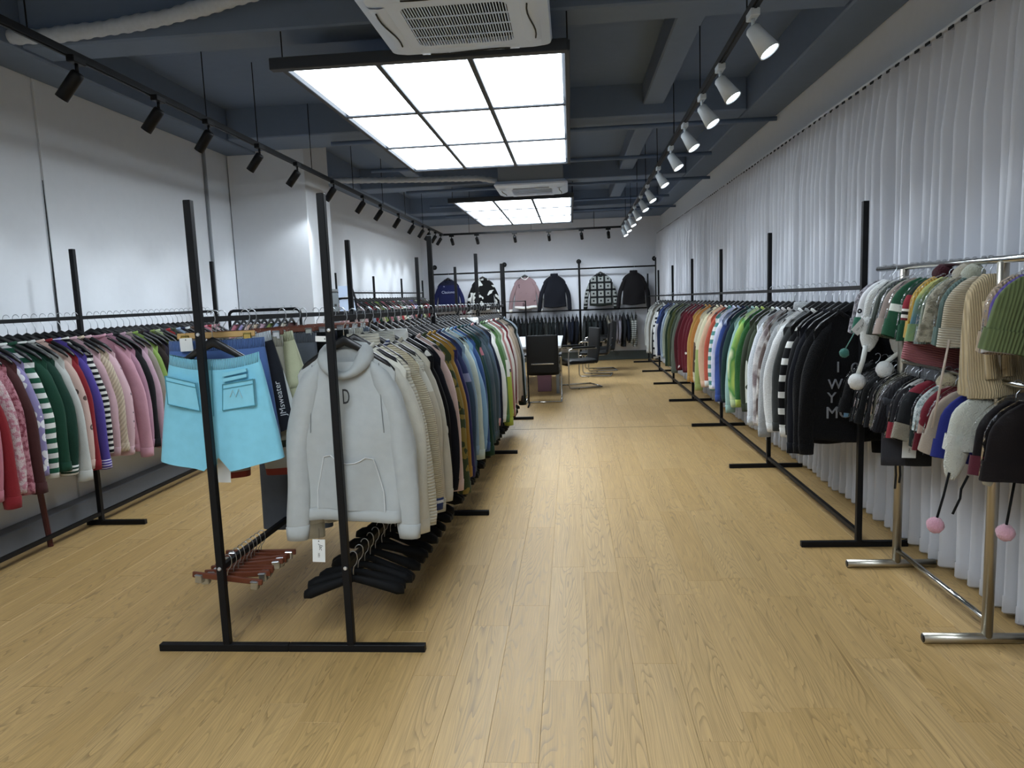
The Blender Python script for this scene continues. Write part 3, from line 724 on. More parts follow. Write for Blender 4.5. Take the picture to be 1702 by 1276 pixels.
def sweater(label, loc, rz, var, spec, trim=None, group=None, turtle=False, parts=True, name='sweater', cat=None, cuffs=None, collar=None, sleeves=None):
    v = V(var) if isinstance(var, int) else var
    if not parts:
        o = obj(name, v['one'], fabric(spec)); o.location = loc; o.rotation_euler = (0,0,rz); return tag(o, label, cat or name, group)
    t = thing(name, label, cat or name, loc, rz, group)
    f = fabric(spec); g = fabric(trim) if trim else f; sf = fabric(sleeves) if sleeves else f
    obj('body', v['body'], f, t); obj('hem_band', v['hem'], g, t)
    for q in (0, 1):
        s_ = obj('sleeve', v['sl'][q], sf, t); obj('cuff', v['cf'][q], fabric(cuffs) if cuffs else g, s_)
    obj('turtleneck' if turtle else 'neckband', v['tur' if turtle else 'col'], fabric(collar) if collar else g, t)
    return t
def text(body, size, mat, parent, loc, rot, name='lettering', ext=0.0008, shear=0.0, sx=1.0):
    c = bpy.data.curves.new(name, 'FONT'); c.body = body; c.size = size; c.extrude = ext; c.align_x = 'CENTER'; c.align_y = 'CENTER'; c.resolution_u = 3
    tmp = bpy.data.objects.new('t', c); me = bpy.data.meshes.new_from_object(tmp); bpy.data.objects.remove(tmp); bpy.data.curves.remove(c)
    me.name = name; me.materials.clear(); me.materials.append(None)
    if shear: 
        for v in me.vertices: v.co.x += v.co.y*shear
    if sx != 1:
        for v in me.vertices: v.co.x *= sx
    o = obj(name, me, mat, parent, loc); o.rotation_euler = rot; return o

# ---- colours
W_ = '#d9dad6'; IV = '#d2cfc0'; CR = '#cfc3a4'; BK = '#0e0f13'; NV = '#141a33'; GY = '#8d9090'
RIGHT = [  # (description, spec, trim, opts)
 ('fuzzy black sweater with grey letters', ('fuz', BK), None, {}),
 ('plain fuzzy black sweater', ('fuz', '#0d0e12'), None, {}),
 ('black sweater with a navy sheen', ('plain', '#10131d'), None, {}),
 ('black sweater with white flame hem', ('blk', BK, W_, BK, 0.68, 0.76), None, {'sleeves': ('spot', BK, W_, 9.0, 0.60)}),
 ('black cardigan with white fringe hem', ('blk', '#121315', '#e2e2de', 0.83), ('fuz', '#e2e2de'), {'sleeves': ('str', BK, W_, 9.0, 0.62)}),
 ('charcoal sweater with pale grey shoulders', ('blk', '#8f9496', '#3a3d3d', 0.24), None, {}),
 ('white fluffy sweater', ('fuz', '#e6e8e8'), None, {}),
 ('pale grey fluffy turtleneck', ('fuz', '#a9adb0'), None, {'turtle': True}),
 ('white fluffy sweater with brown cow spots', ('furs', '#6b5a55', '#dcd8d4', 9.0), None, {}),
 ('white fluffy cardigan with mauve patches', ('furs', '#8d7d80', '#e0dede', 7.0), None, {}),
 ('icy white fluffy sweater', ('fuz', '#dfe6ee'), None, {}),
 ('olive and white marbled sweater', ('spot', '#3c4634', '#c9cdc2', 5.0, 0.6), None, {}),
 ('dark olive sweater', ('plain', '#3b4334'), None, {}),
 ('bright green fuzzy sweater', ('fuz', '#2f6e35'), ('fuz', '#a9c044'), {}),
 ('lime and green tie-dye sweater', ('dye', '#b4cc5c', '#4f9b4a', '#d5dcb0', 6.0), None, {}),
 ('pale aqua sweater', ('plain', '#8fb3ae'), None, {}),
 ('dark teal sweater', ('plain', '#22403f'), None, {}),
 ('navy sweater', ('plain', '#16203f'), None, {}),
 ('blue and white tie-dye sweater', ('dye', '#3a55a0', '#26386f', '#bcc9e2', 5.0), None, {}),
 ('lilac white sweater', ('dye', '#b8bcde', '#e2e4ec', '#9aa8d6', 5.0), None, {}),
 ('teal and white striped sweater', ('str', '#4f8f8a', W_, 12.0), None, {}),
 ('coral red sweater', ('plain', '#c0563f'), ('plain', W_), {}),
 ('pale peach sweater', ('plain', '#cfa98b'), None, {}),
 ('cream sweater with green hem', ('blk', '#cfc9a8', '#9aa860', 0.6), None, {}),
 ('cream cardigan with brown patches', ('spot', '#c7bfa2', '#5a4334', 5.0, 0.6), None, {}),
 ('mustard orange sweater', ('plain', '#b5772f'), None, {}),
 ('amber sweater', ('plain', '#b58a3d'), None, {}),
 ('burgundy sweater with white stars', ('flow', '#6d1f2c', '#e2dcd8', '#e2dcd8', 14.0, 0.2), None, {}),
 ('burgundy and pink striped sweater', ('side', '#6d1f2c', '#c99aa2', 0.42, ), ('plain', '#5c1a26'), {}),
 ('burgundy sweater with white blocks', ('spot', '#6b1d2a', '#ddd5d2', 9.0, 0.62), None, {}),
 ('dark wine sweater', ('plain', '#571a24'), None, {}),
 ('grey sage sweater', ('plain', '#6b7468'), None, {}),
 ('dark moss sweater', ('plain', '#414c3c'), None, {}),
 ('olive green sweater', ('ribv', '#5c6638', 20.0), None, {}),
 ('forest green cardigan', ('plain', '#2e4433'), None, {}),
 ('pale sage sweater', ('plain', '#9fa996'), None, {}),
 ('light blue sweater', ('plain', '#93a6bd'), None, {}),
 ('navy blue cardigan', ('plain', '#26345c'), None, {}),
 ('blue and white colour-block sweater', ('blk', '#3d5590', '#d9dce2', 0.45), None, {}),
 ('black and white checked sweater', ('chk', '#1a1c20', '#d8dad8', 8.0), None, {}),
 ('white ribbed sweater', ('ribv', '#d5d6d2', 20.0), None, {}),
 ('grey brown sweater', ('plain', '#6d6a60'), None, {}),
 ('pale grey fuzzy sweater', ('fuz', '#b5b7b4'), None, {}),
 ('stone grey sweater', ('plain', '#9b9c96'), None, {}),
]
LEFT = [
 ('ivory knit', ('plain', '#d3d2c6'), None, {'long': 1}),
 ('ivory chunky turtleneck', ('ribh', '#d6d2c0', 20.0), None, {'turtle': True, 'long': 1}),
 ('cream ribbed cardigan with blue striped trim', ('ribh', '#cdc4a8', 30.0), None, {'cuffs': ('blk', '#32457c', '#d5d8de', '#32457c', 0.955, 0.97), 'long': 1, 'collar': ('str', '#32457c', '#d5d8de', 60.0)}),
 ('white waffle-rib turtleneck', ('ribh', '#d8d8cc', 34.0), None, {'turtle': True, 'long': 1, 'sleeves': ('blk', '#d8d8cc', '#c2bca9', 0.4)}),
 ('pale stone sweater', ('plain', '#bdb9aa'), None, {'long': 1}),
 ('black and white bold-striped shirt knit', ('spot', BK, '#d6d6d2', 4.0, 0.6), None, {'turtle': True, 'collar': ('plain', W_)}),
 ('near-black navy sweater', ('plain', '#10121c'), ('blk', '#10121c', '#a5a23c', '#10121c', 0.77, 0.8), {}),
 ('pale pink sweater', ('plain', '#cdb2ac'), None, {}),
 ('mustard sweater with green leaf pattern', ('spot', '#8c7a35', '#39472a', 16.0, 0.5), None, {}),
 ('mustard sweater', ('plain', '#a67f2c'), None, {}),
 ('ochre and purple block sweater', ('blk', '#a07c30', '#2c2b66', 0.25), None, {}),
 ('denim blue sweater with lilac band', ('blk', '#33406f', '#8d93b8', '#3d5570', 0.42, 0.48), None, {}),
 ('light blue sweater', ('plain', '#7f9db8'), None, {}),
 ('pale aqua puff-sleeve cardigan', ('plain', '#b9c7bd'), None, {'w': 6}),
 ('sky blue sweater', ('plain', '#7fa9cc'), None, {}),
 ('cobalt blue sweater', ('plain', '#365a93'), None, {}),
 ('dark green sweater', ('plain', '#1d4030'), None, {}),
 ('teal sweater with pink stripe', ('blk', '#2a4a50', '#b06a78', '#2a4a50', 0.3, 0.36), None, {}),
 ('slate blue chunky sweater', ('plain', '#4b5b67'), None, {'w': 6}),
 ('slate teal sweater with pale letters', ('spot', '#41555f', '#8e9ba2', 10.0, 0.66), None, {}),
 ('steel blue cardigan', ('plain', '#50657d'), ('plain', '#c28e92'), {}),
 ('midnight navy sweater', ('plain', '#151d33'), None, {}),
 ('white collared knit', ('plain', W_), None, {'turtle': True}),
 ('grass green sweater', ('plain', '#4a7340'), None, {}),
 ('sage sweater with lime hem', ('blk', '#76936e', '#dfe0d8', '#9fb030', 0.5, 0.66), None, {}),
 ('white sweater with lime and black hem', ('blk', '#d5d8d0', BK, '#a6ba35', 0.6, 0.63), None, {}),
 ('dusty rose sweater', ('plain', '#a5706c'), None, {}),
 ('white knit cardigan', ('plain', '#d2d2cc'), None, {}),
 ('maroon sweater', ('plain', '#6f1f28'), None, {}),
 ('pale grey pink sweater', ('plain', '#c2b8b4'), None, {}),
 ('beige sweater', ('plain', '#a3937e'), None, {}),
 ('taupe cardigan with dark cuffs', ('plain', '#8e8070'), ('plain', '#2a2422'), {}),
 ('black green sweater', ('plain', '#16211d'), None, {}),
 ('pale blue grey sweater', ('plain', '#93a0ac'), None, {}),
]
WALLK = [
 ('cream sweater', ('plain', '#cfc6b2'), None, {}), ('rose pink sweater', ('plain', '#b86d7c'), None, {}), ('red sweater', ('plain', '#8e2029'), None, {}),
 ('pink and white speckled sweater', ('furs', '#c77f90', '#d9c4c6', 40.0), None, {}), ('raspberry boucle sweater', ('furs', '#8c3a4c', '#c07f8c', 40.0), None, {}),
 ('maroon brown sweater', ('plain', '#4e2a2a'), None, {}), ('lavender sweater with white flowers', ('flow', '#8b82b0', '#dcdde2', '#8b82b0', 15.0, 0.4), None, {}),
 ('green and white checked sweater', ('str', '#1f5a42', W_, 16.0), None, {}), ('emerald green sweater', ('plain', '#1c4a38'), None, {}),
 ('dark green sweater with white striped cuffs', ('plain', '#173e31'), ('str', '#173e31', W_, 40.0), {}), ('silver grey sweater', ('plain', '#b9bcb8'), None, {}),
 ('pink beige paisley sweater', ('flow', '#c4a79c', '#5d4a44', '#c4a79c', 11.0, 0.24), None, {}), ('crimson sweater', ('plain', '#8f1f2a'), None, {}),
 ('violet sweater with white cuff stripes', ('plain', '#54459c'), ('str', '#54459c', '#d8d6e6', 55.0, 0.7), {}), ('black and white striped sweater', ('str', '#17181d', '#d6d5ce', 26.0), None, {}),
 ('dusty pink sweater', ('plain', '#bb98a0'), None, {}), ('cream cable-knit sweater', ('cable', '#c9b79e'), None, {}), ('floral short-sleeve pink sweater', ('flow', '#c8a5ac', '#60505a', '#d8d4d0', 18.0, 0.25), None, {}),
 ('powder pink sweater', ('plain', '#c08d9c'), None, {}), ('mauve pink cardigan', ('plain', '#a97c90'), None, {}), ('black mesh sweater', ('plain', '#1b1c20'), None, {}),
 ('pale mauve sweater', ('plain', '#b493a2'), None, {}), ('beige edged grey sweater', ('plain', '#8c8478'), None, {}), ('lime green sweater', ('plain', '#7d9a45'), None, {}),
 ('dark chocolate sweater', ('plain', '#2c2320'), None, {}), ('plum black sweater', ('plain', '#221c2a'), None, {}), ('olive sweater', ('plain', '#6c7d3d'), None, {}),
 ('pale lime knit', ('ribh', '#a9b78a', 30.0), None, {}), ('dark grey sweater', ('plain', '#3d3c40'), None, {}), ('scarlet sweater', ('plain', '#a02c30'), None, {}),
 ('moss sweater', ('plain', '#3f4634'), None, {}), ('light denim blue sweater', ('plain', '#8d9fb8'), None, {}), ('navy cardigan', ('plain', '#222a44'), None, {}), ('white edged sweater', ('plain', '#c9ccd0'), None, {}),
 ('brown sweater', ('plain', '#4d382e'), None, {}), ('coral sweater', ('plain', '#b8605a'), None, {}),
]
def hang_row(rows, place, ys, rail, group, vs0, parts=True, hangers=True, long=0.0):
    for k, y in enumerate(ys):
        d, spec, trim, op = rows[k % len(rows)]; op = dict(op); vi = op.pop('w', (k*5 + vs0) % 8)
        if op.pop('long', 0): vi = variant('long%d' % (k % 3), hem=-0.95-0.025*(k % 3), slv=-1.05+0.02*(k % 3), w=0.238, fat=1.25, slw=1.1)
        if isinstance(vi, int) and long: vi = V(vi, long)
        x, yy, z, rz = place(y); rz += R.uniform(-0.14, 0.14); z += 0.0
        sweater('%s on the %s, %s from its front' % (d, rail, nth(k+1)), (x, yy, z), rz, vi, spec, trim, group, parts=parts, **op)
        if hangers: hanger('black hanger of the %s garment from the front on the %s' % (nth(k+1), rail), (x, yy, z+0.012), rz, 'hangers on the ' + rail)

# ---- curtain-side rack
ys = [4.40]
while len(ys) < len(RIGHT) and ys[-1] < 15.6: ys.append(ys[-1] + 0.105 + 0.036*max(0, ys[-1]-4.2)*0.8)
hang_row(RIGHT, lambda y: (1.655, y, ZR(y), 0), ys[:len(RIGHT)], 'curtain-side rack', 'knitwear on the curtain-side rack', 0)
first = [o for o in bpy.data.objects if o.get('label', '').startswith('fuzzy black sweater with grey letters')][0]
gl = simple('grey_letter', '#7d8086', 0.8, 0, 0.2, 200)
for ch, x, z, s_, r_ in (('I', -0.075, -0.43, 0.09, 0), ('C', 0.02, -0.44, 0.09, 0.5), ('W', -0.09, -0.53, 0.085, 0.05), ('Y', -0.11, -0.61, 0.09, -0.05), ('MO', -0.065, -0.70, 0.10, 0)):
    text(ch, s_, gl, first, (x-0.035, -0.062, z-0.03), (pi/2, 0, r_), ext=0.003)

# ---- island, knitwear rail: hoodie first
hs = variant('hoodie', w=0.225, hem=-0.905, slv=-0.995, fat=1.35, dip=0.085, slw=1.12, flare=0.02)
t = sweater('pale grey hoodie with front pocket hanging first on the island rail', (XB(3.1)+0.012, 3.1, 1.482), 0.02, hs, ('jersey', '#a9aeae'), None, 'knitwear on the island rail', name='hoodie')
for c in list(t.children):
    if c.name.startswith('neckband'): bpy.data.objects.remove(c)
S = hs['s']
hood = MB()
NK = 30
def hring(rx, ry, zf, zs, zb, oy, wob=0.0):
    out = []
    for k in range(NK):
        a = 2*pi*k/NK; c, d = math.cos(a), math.sin(a)
        z = zs + (zb-zs)*max(0, d)**1.2 + (zf-zs)*max(0, -d)**1.6
        out.append((rx*c*(1 + wob*math.sin(3*a+1)), ry*d + oy, z + 0.006*math.sin(5*a)*wob*8))
    return out
hood.loft([hring(0.118, 0.050, -0.232, -0.165, -0.145, -0.006), hring(0.128, 0.066, -0.222, -0.140, -0.115, -0.006, 0.04), hring(0.120, 0.068, -0.210, -0.110, -0.085, -0.004, 0.05),
           hring(0.100, 0.056, -0.202, -0.090, -0.068, -0.002, 0.05), hring(0.078, 0.040, -0.200, -0.086, -0.064, 0.0, 0.04), hring(0.062, 0.030, -0.205, -0.105, -0.085, 0.0, 0.03), hring(0.058, 0.026, -0.215, -0.16, -0.15, 0.0)], False, False)
sobj('hood', hood, fabric(('jersey', '#a3a8a8')), t, (0, 0, -0.035))
pk = S.patch(1.30*pi, 1.70*pi, 0.62, 0.93, 0.009, 12, 8, lambda v: 0.32*max(0, 1 - v*1.6))
pko = obj('pocket', pk.mesh('pocket', True), fabric(('jersey', '#a6abab')), t)
edge = MB()
for sgn in (0, 1):
    pts = []
    for j in range(9):
        v = j/8; ins = 0.32*max(0, 1 - v*1.6); a0, a1 = 1.30*pi, 1.70*pi
        th = (a0 + ins*(a1-a0)*0.5) if sgn == 0 else (a1 - ins*(a1-a0)*0.5)
        pts.append(S.P(th, 0.62 + 0.31*v, 0.012))
    edge.tube(pts, 0.0028, 5)
edge.tube([S.P(1.30*pi + 0.4*pi*(0.16 + 0.68*i/10), 0.62, 0.012) for i in range(11)], 0.0028, 5)
obj('pocket_piping', edge, fabric(('plain', '#c9cccc')), pko)
for sx in (-1, 1):
    mm = MB().tube([S.P(1.5*pi + sx*(0.20*pi + 0.05*pi*q), 0.04 + 0.40*q, 0.004) for q in [i/8 for i in range(9)]], 0.0022, 5)
    obj('seam', mm, fabric(('plain', '#858a8a')), t)
text('D', 0.095, M_INK, t, (0.012, -0.068, -0.345), (pi/2, 0, 0), ext=0.0015, sx=0.5)
hanger('black hanger inside the pale grey hoodie', (XB(3.1)+0.012, 3.1, 1.494), 0.02, 'hangers on the island knit rail')
ys = [3.27]
while len(ys) < len(LEFT) and ys[-1] < 8.75: ys.append(ys[-1] + 0.125 + 0.012*(ys[-1]-3.2))
hang_row(LEFT, lambda y: (XB(y), y, ZB(y), 0), ys, 'island knit rail', 'knitwear on the island rail', 3, long=0.08)

# ---- wall-side rack
ys = [3.45 + 0.077*k for k in range(42)]; ys = [y for y in ys if abs(y-4.83) > 0.045 and y < 6.72]
hang_row(WALLK, lambda y: (XW+0.02, y, 1.51, pi+0.42), ys, 'near wall rack', 'knitwear on the near wall rack', 1)

# ---- far wall rack, rolling rack and thin rack: small in view
ys = [9.85 + 0.185*k for k in range(31)]
hang_row([WALLK[(k*7+3) % len(WALLK)] for k in range(31)], lambda y: (XF, y, 1.68, pi+0.35), ys, 'far wall rack', 'knitwear on the far wall rack', 2, parts=False)
def one(o): return {}
xs_ = [-3.55 + 0.075*k for k in range(9)]
for k, x in enumerate(xs_):
    d, spec, trim, op = WALLK[(k*5+1) % len(WALLK)]; rz = pi/2 + R.uniform(-0.08, 0.08)
    sweater('%s on the rolling rack by the pier, %s from the wall' % (d, nth(k+1)), (x, 7.4, 1.50), rz, k % 8, spec, None, 'knitwear on the rolling rack', parts=False)
    hanger('black hanger of the %s garment from the wall on the rolling rack' % nth(k+1), (x, 7.4, 1.512), rz, 'hangers on the rolling rack')

# ---- back wall: low tier, then the six sweaters on show
BACKC = ['#141a1c','#10181a','#1b2224','#12191b','#171f20','#23292a','#0f1719','#1a2325','#141b1d','#2a2f2e','#161d1f','#121a1b','#10161a','#191f22','#0d1420','#0f1626','#111a2c','#0e1522','#2b3033','#34393a','#1b2423','#20282a','#2f3436','#171d24']
for k in range(33):
    x = -1.38 + 0.088*k
    if abs(x-0.20) < 0.05: continue
    if k < 24: d, spec = 'dark garment', ('plain', BACKC[k])
    else: d, spec = [('black knit', ('plain', '#15181c')), ('beige dotted knit', ('flow', '#8f8a7a', '#34342f', '#34342f', 40.0, 0.3)), ('pale taupe knit', ('plain', '#86827c')), ('mauve grey knit', ('plain', '#716c72')), ('lavender grey knit', ('plain', '#84828e')), ('charcoal knit', ('plain', '#22252a')), ('navy knit', ('plain', '#141a28')), ('grey and white striped knit', ('str', '#5d625f', '#a7aba6', 22.0)), ('stone striped knit', ('str', '#6b6f6c', '#b5b8b4', 22.0))][k-24]
    rz = pi/2 + R.uniform(-0.12, 0.12)
    sweater('%s on the low back-wall rail, %s from the pier side' % (d, nth(k+1)), (x, YB+YR, 1.17), rz, variant('bk%d' % (k % 3), w=0.20, hem=-0.72-0.06*(k % 3), slv=-0.7, fat=1.1), spec, None, 'dark clothes on the low back rail', parts=False)
    hanger('black hanger of the %s garment from the pier on low back-wall rail' % nth(k+1), (x, YB+YR, 1.182), rz, 'hangers on the low back rail')
disp = variant('disp', w=0.255, hem=-0.84, slv=-0.91, fat=1.0, dip=0.06, flare=0.02, spread=0.10)
DISP = [(-2.77, 'navy blue jersey with pale lettering and red hem', ('blk', '#1b2036', '#1c2352', '#5a2634', 0.25, 0.7), None, {}),
        (-1.98, 'black sweater with white cow patches', ('blk', '#0f1113', '#0f1113', 0.9), None, {'x': 1}),
        (-1.02, 'dusty pink sweater with white neck and hem', ('spot', '#8d7478', '#5d4c52', 11.0, 0.68), ('plain', '#dcdcda'), {}),
        (-0.36, 'plain black polo-neck sweater', ('plain', '#12151f'), None, {'turtle': True}),
        (0.67, 'black and grey patchwork square sweater', ('chk', '#14171a', '#8f9492', 6.2), ('plain', '#1b211c'), {}),
        (1.40, 'dark brown-black sweater beside the curtain', ('plain', '#1c1a1d'), None, {'turtle': True})]
for x, d, spec, trim, op in DISP:
    if op.pop('x', 0): spec = ('spot', '#0f1113', '#c9ccca', 6.0, 0.55)
    z = 2.09
    t = sweater(d + ' displayed on the back wall', (x, YB+YR-0.035, z), R.uniform(-0.04, 0.04), disp, spec, trim, 'sweaters displayed on the back wall', **op)
    hanger('black hanger of the %s' % ' '.join(d.split()[:6]), (x, YB+YR-0.035, z+0.012), 0, 'hangers on the back display rail')
    if 'jersey' in d:
        text('Clasiono', 0.085, simple('pale_print', '#a9b2cf', 0.7), t, (0.0, -0.05, -0.41), (pi/2, 0, 0))
        text('N', 0.04, MATS['pale_print'], t, (-0.09, -0.046, -0.28), (pi/2, 0, 0))

# ---- island, left rail: shorts and trousers
def pants_mesh(seed, ww, wh, top, crotch, hem, fat=1.0, gap=0.012, open_=0.5, sag=0.0):
    r = random.Random(seed); p = [r.uniform(0, 6.28) for _ in range(6)]; m = MB(); na = 26
    wc = ww + (wh-ww)*((crotch-top)/(hem-top))
    if sag:
        rows = []; n2 = 44
        for i in range(15):
            t = i/14; w = ww + (wh-ww)*t**0.85; row = []
            for a in range(n2):
                th = 2*pi*a/n2; c, d = math.cos(th), math.sin(th); x = w*sgnpow(c, 0.75)
                zb = hem + 0.20*abs(x) - 0.03 + 0.07*max(0, 1 - abs(x)/0.022)
                zt = top + sag*((x/w)**2 - 0.4); z = zt + (zb-zt)*t
                T_ = (0.012 + 0.026*t**0.6 + 0.012*t)*fat*(1 - 0.45*t*max(0, 1 - abs(x)/0.05))
                y = T_*sgnpow(d, 0.6) + abs(d)**0.5*fat*(0.010*t*math.sin(15*x + p[0] + (2 if d < 0 else 0)) + 0.004*math.sin(40*x + 9*t + p[1])*t)
                row.append((x, y, z))
            rows.append(row)
        return m.loft(rows, False, False)
    def ring(w, z, T_, t):
        out = []
        for a in range(na):
            th = 2*pi*a/na; c, d = math.cos(th), math.sin(th); x = w*sgnpow(c, 0.75)
            y = T_*sgnpow(d, 0.6) + abs(d)**0.5*0.012*t*fat*math.sin(17*x + p[0] + (2 if d < 0 else 0))
            out.append((x, y, z + 0.006*math.sin(8*x + p[1]) + sag*((x/w)**2 - 0.4)*(1-t)))
        return out
    m.loft([ring(ww + (wc-ww)*t, top + (crotch-top)*t, (0.012 + 0.022*t)*fat, t) for t in [i/7 for i in range(8)]], False, True)
    for sx in (-1, 1):
        rows = []
        for i in range(9):
            t = i/8; w = wc + (wh-wc)*t; z = crotch + 0.04 + (hem-crotch-0.04)*t; inner = gap + (0.05*open_)*t
            c = (w + inner)/2; h = (w - inner)/2; row = []
            for a in range(18):
                th = 2*pi*a/18; x = c + h*sgnpow(math.cos(th), 0.8)
                y = (0.033 + 0.008*t)*fat*sgnpow(math.sin(th), 0.7) + 0.009*fat*math.sin(21*x + p[2+(sx > 0)] + 3*t)*t
                row.append((sx*x, y, z + (0.28*sag/0.03*abs(x)*t if sag else -0.02*abs(x)*sx*t) - (0.03*t if sag else 0)))
            rows.append(row if sx > 0 else row[::-1])
        m.loft(rows, False, False)
    return m
def pants(name, label, loc, rz, seed, spec, dims, trim=None, sag=0.0, group='shorts and trousers on the island rail'):
    t = thing(name, label, name, loc, rz, group)
    obj('body', pants_mesh(seed, *dims, sag=sag).mesh('body', True), fabric(spec), t)
    ww, top, fat = dims[0], dims[2], (dims[5] if len(dims) > 5 else 1.0)
    wb = []
    for z, o in ((0.012, 0.0), (0.014, 0.006), (-0.03, 0.008), (-0.035, 0.002)):
        wb.append([((ww+o*0.6)*sgnpow(math.cos(2*pi*a/26), 0.75), (0.013*fat+o)*sgnpow(math.sin(2*pi*a/26), 0.6), top + z + sag*(abs(math.cos(2*pi*a/26))**1.5 - 0.4)) for a in range(26)])
    obj('waistband', MB().loft(wb, False, False).mesh('waistband', True), fabric(trim or ('ribv', spec[1], 40.0)), t)
    return t
AQ = '#7cc8df'
y = 3.07
t = pants('shorts', 'bright aqua blue shorts with two pockets hung at the island front', (XA(y)-0.0, y, 1.5), 0.0, 3, ('jersey', AQ), (0.205, 0.285, -0.185, -0.56, -0.66, 1.25, -0.01, 0.35), sag=0.03)
M_AQ2 = fabric(('jersey', '#82cce2')); M_AQ3 = fabric(('jersey', '#4a97ab'))
def pocket(x0, x1, z0, z1, tilt, lab, mat):
    m = MB(); yb = -0.052
    q = [(x0, z0), (x1, z0 - tilt), (x1-0.01*math.copysign(1, x1), z1 - tilt), (x0, z1)]
    m.add([(x, yb, z) for x, z in q] + [(x, yb+0.02, z) for x, z in q], [(0,1,2,3),(4,7,6,5),(0,4,5,1),(1,5,6,2),(2,6,7,3),(3,7,4,0)])
    o = obj('pocket', m, mat, t)
    if lab: o['label'] = lab
    s = MB(); s.tube([(x, yb-0.002, z) for x, z in q + q[:1]], 0.0028, 5)
    s.tube([(q[0][0], yb-0.002, q[0][1]-0.02), (q[1][0], yb-0.002, q[1][1]-0.02)], 0.002, 5)
    obj('stitching', s, M_AQ3, o); return o
pocket(-0.205, -0.07, -0.245, -0.37, 0.035, 'left patch pocket', M_AQ2)
po = pocket(0.195, 0.055, -0.27, -0.385, 0.02, 'patch pocket with raised emblem', M_AQ2)
em = MB(); em.tube([(0.085,-0.056,-0.345),(0.10,-0.057,-0.315),(0.112,-0.057,-0.345),(0.128,-0.057,-0.312),(0.14,-0.057,-0.35)], 0.003, 6); obj('emblem', em, fabric(('jersey', '#9fd0dc')), po)
for k in range(2):
    obj('pocket_tab', MB().add([(0.055,-0.05,-0.24-k*0.024),(0.165,-0.05,-0.222-k*0.024),(0.165,-0.05,-0.236-k*0.024),(0.055,-0.05,-0.256-k*0.024),(0.055,-0.035,-0.24-k*0.024),(0.165,-0.035,-0.222-k*0.024),(0.165,-0.035,-0.236-k*0.024),(0.055,-0.035,-0.256-k*0.024)], [(0,1,2,3),(4,7,6,5),(0,4,5,1),(1,5,6,2),(2,6,7,3),(3,7,4,0)]), M_AQ2, t)
obj('fly_seam', MB().tube([(0.0,-0.03,-0.21),(0.003,-0.048,-0.3),(0.0,-0.05,-0.43)], 0.0025, 5), M_AQ3, t)
hanger('black hanger of the aqua blue shorts', (XA(y), y, 1.508), 0.0, 'hangers on the island shorts rail')
BOT = [
 ('shorts', 'periwinkle blue shorts on a pale wooden clip hanger', ('jersey', '#5474b0'), (0.205, 0.25, -0.11, -0.36, -0.60, 1.0), 0.14, 'L', -0.05),
 ('trousers', 'knit skirt-trousers with zigzag band and red hem', ('blk', '#9a9788', '#2a352c', '#a09c90', '#8c3526', 0.60, 0.635, 0.735), (0.16, 0.18, -0.11, -0.5, -0.77, 1.0), 0.27, 'B', 0.03),
 ('trousers', 'white trousers with charcoal side panel and white lettering', ('side', '#c4cdd6', '#23262f', '#cfd6d6', 0.655, 0.72), (0.2, 0.25, -0.11, -0.35, -0.58, 1.0), 0.22, 'B', -0.06),
 ('trousers', 'pale yellow trousers on the island rail', ('plain', '#bfc3a0'), (0.17, 0.235, -0.11, -0.38, -0.62, 1.1), 0.36, 'B', 0.02),
 ('trousers', 'long slate grey trousers', ('plain', '#5d6470'), (0.17, 0.19, -0.11, -0.42, -1.16, 1.0), 0.66, 'B', 0.04),
 ('trousers', 'black trousers nearest the yellow pair', ('plain', '#0f1315'), (0.18, 0.22, -0.11, -0.42, -0.7, 1.1), 0.80, 'B', 0.06),
 ('trousers', 'long navy trousers with white side piping', ('side', '#1c2133', '#cfd2d6', '#1c2133', 0.635, 0.645), (0.18, 0.2, -0.11, -0.42, -1.14, 1.0), 0.94, 'B', 0.04),
 ('trousers', 'black trousers behind the navy pair', ('plain', '#101614'), (0.18, 0.22, -0.11, -0.42, -0.9, 1.1), 1.08, 'B', 0.06),
 ('trousers', 'white trousers with green side stripe', ('side', '#cfd2cc', '#1f4a34', '#cfd2cc', 0.62, 0.66), (0.18, 0.24, -0.11, -0.42, -0.6, 1.1), 1.22, 'B', 0.05),
 ('trousers', 'cream trousers behind the green-striped pair', ('plain', '#c5c4b6'), (0.18, 0.23, -0.11, -0.42, -0.8, 1.1), 1.38, 'B', 0.05),
 ('trousers', 'long blue grey trousers', ('plain', '#5c6a7c'), (0.17, 0.2, -0.11, -0.42, -1.06, 1.0), 1.54, 'B', 0.05),
]
for k, (nm, lab, spec, dims, dy, hk_, dx) in enumerate(BOT):
    y = 3.06 + dy; rz = 0.3 if k < 4 else 0.12
    t = pants(nm, lab, (XA(y)+dx, y, ZA(y)), rz, 20+k, spec, dims, sag=0.006 if k in (0, 2) else 0.0)
    if k in (2, 3): t.rotation_euler.y = -0.13
    hanger('%s clip hanger of the %s' % ('pale wooden' if hk_ == 'L' else 'brown wooden', ' '.join(lab.split()[:6])), (XA(y)+dx, y, ZA(y)+0.012), rz, 'clip hangers on the island shorts rail', M_WOODL if hk_ == 'L' else M_WOODB, True)
    if 'lettering' in lab: text('JMsweater', 0.040, simple('white_print', '#d8dadc', 0.7), t, (0.187, -0.047, -0.42), (pi/2, -pi/2, 0))
for k in range(22):
    y = 4.75 + 0.19*k
    if abs((y - 2.97) % 1.98) < 0.05: y += 0.06
    if y < 8.85: hanger('empty black hanger on the island shorts rail, %s from the front' % nth(k+1), (XA(y), y, ZA(y)+0.012), R.uniform(-0.1, 0.1), 'empty hangers on the island shorts rail')
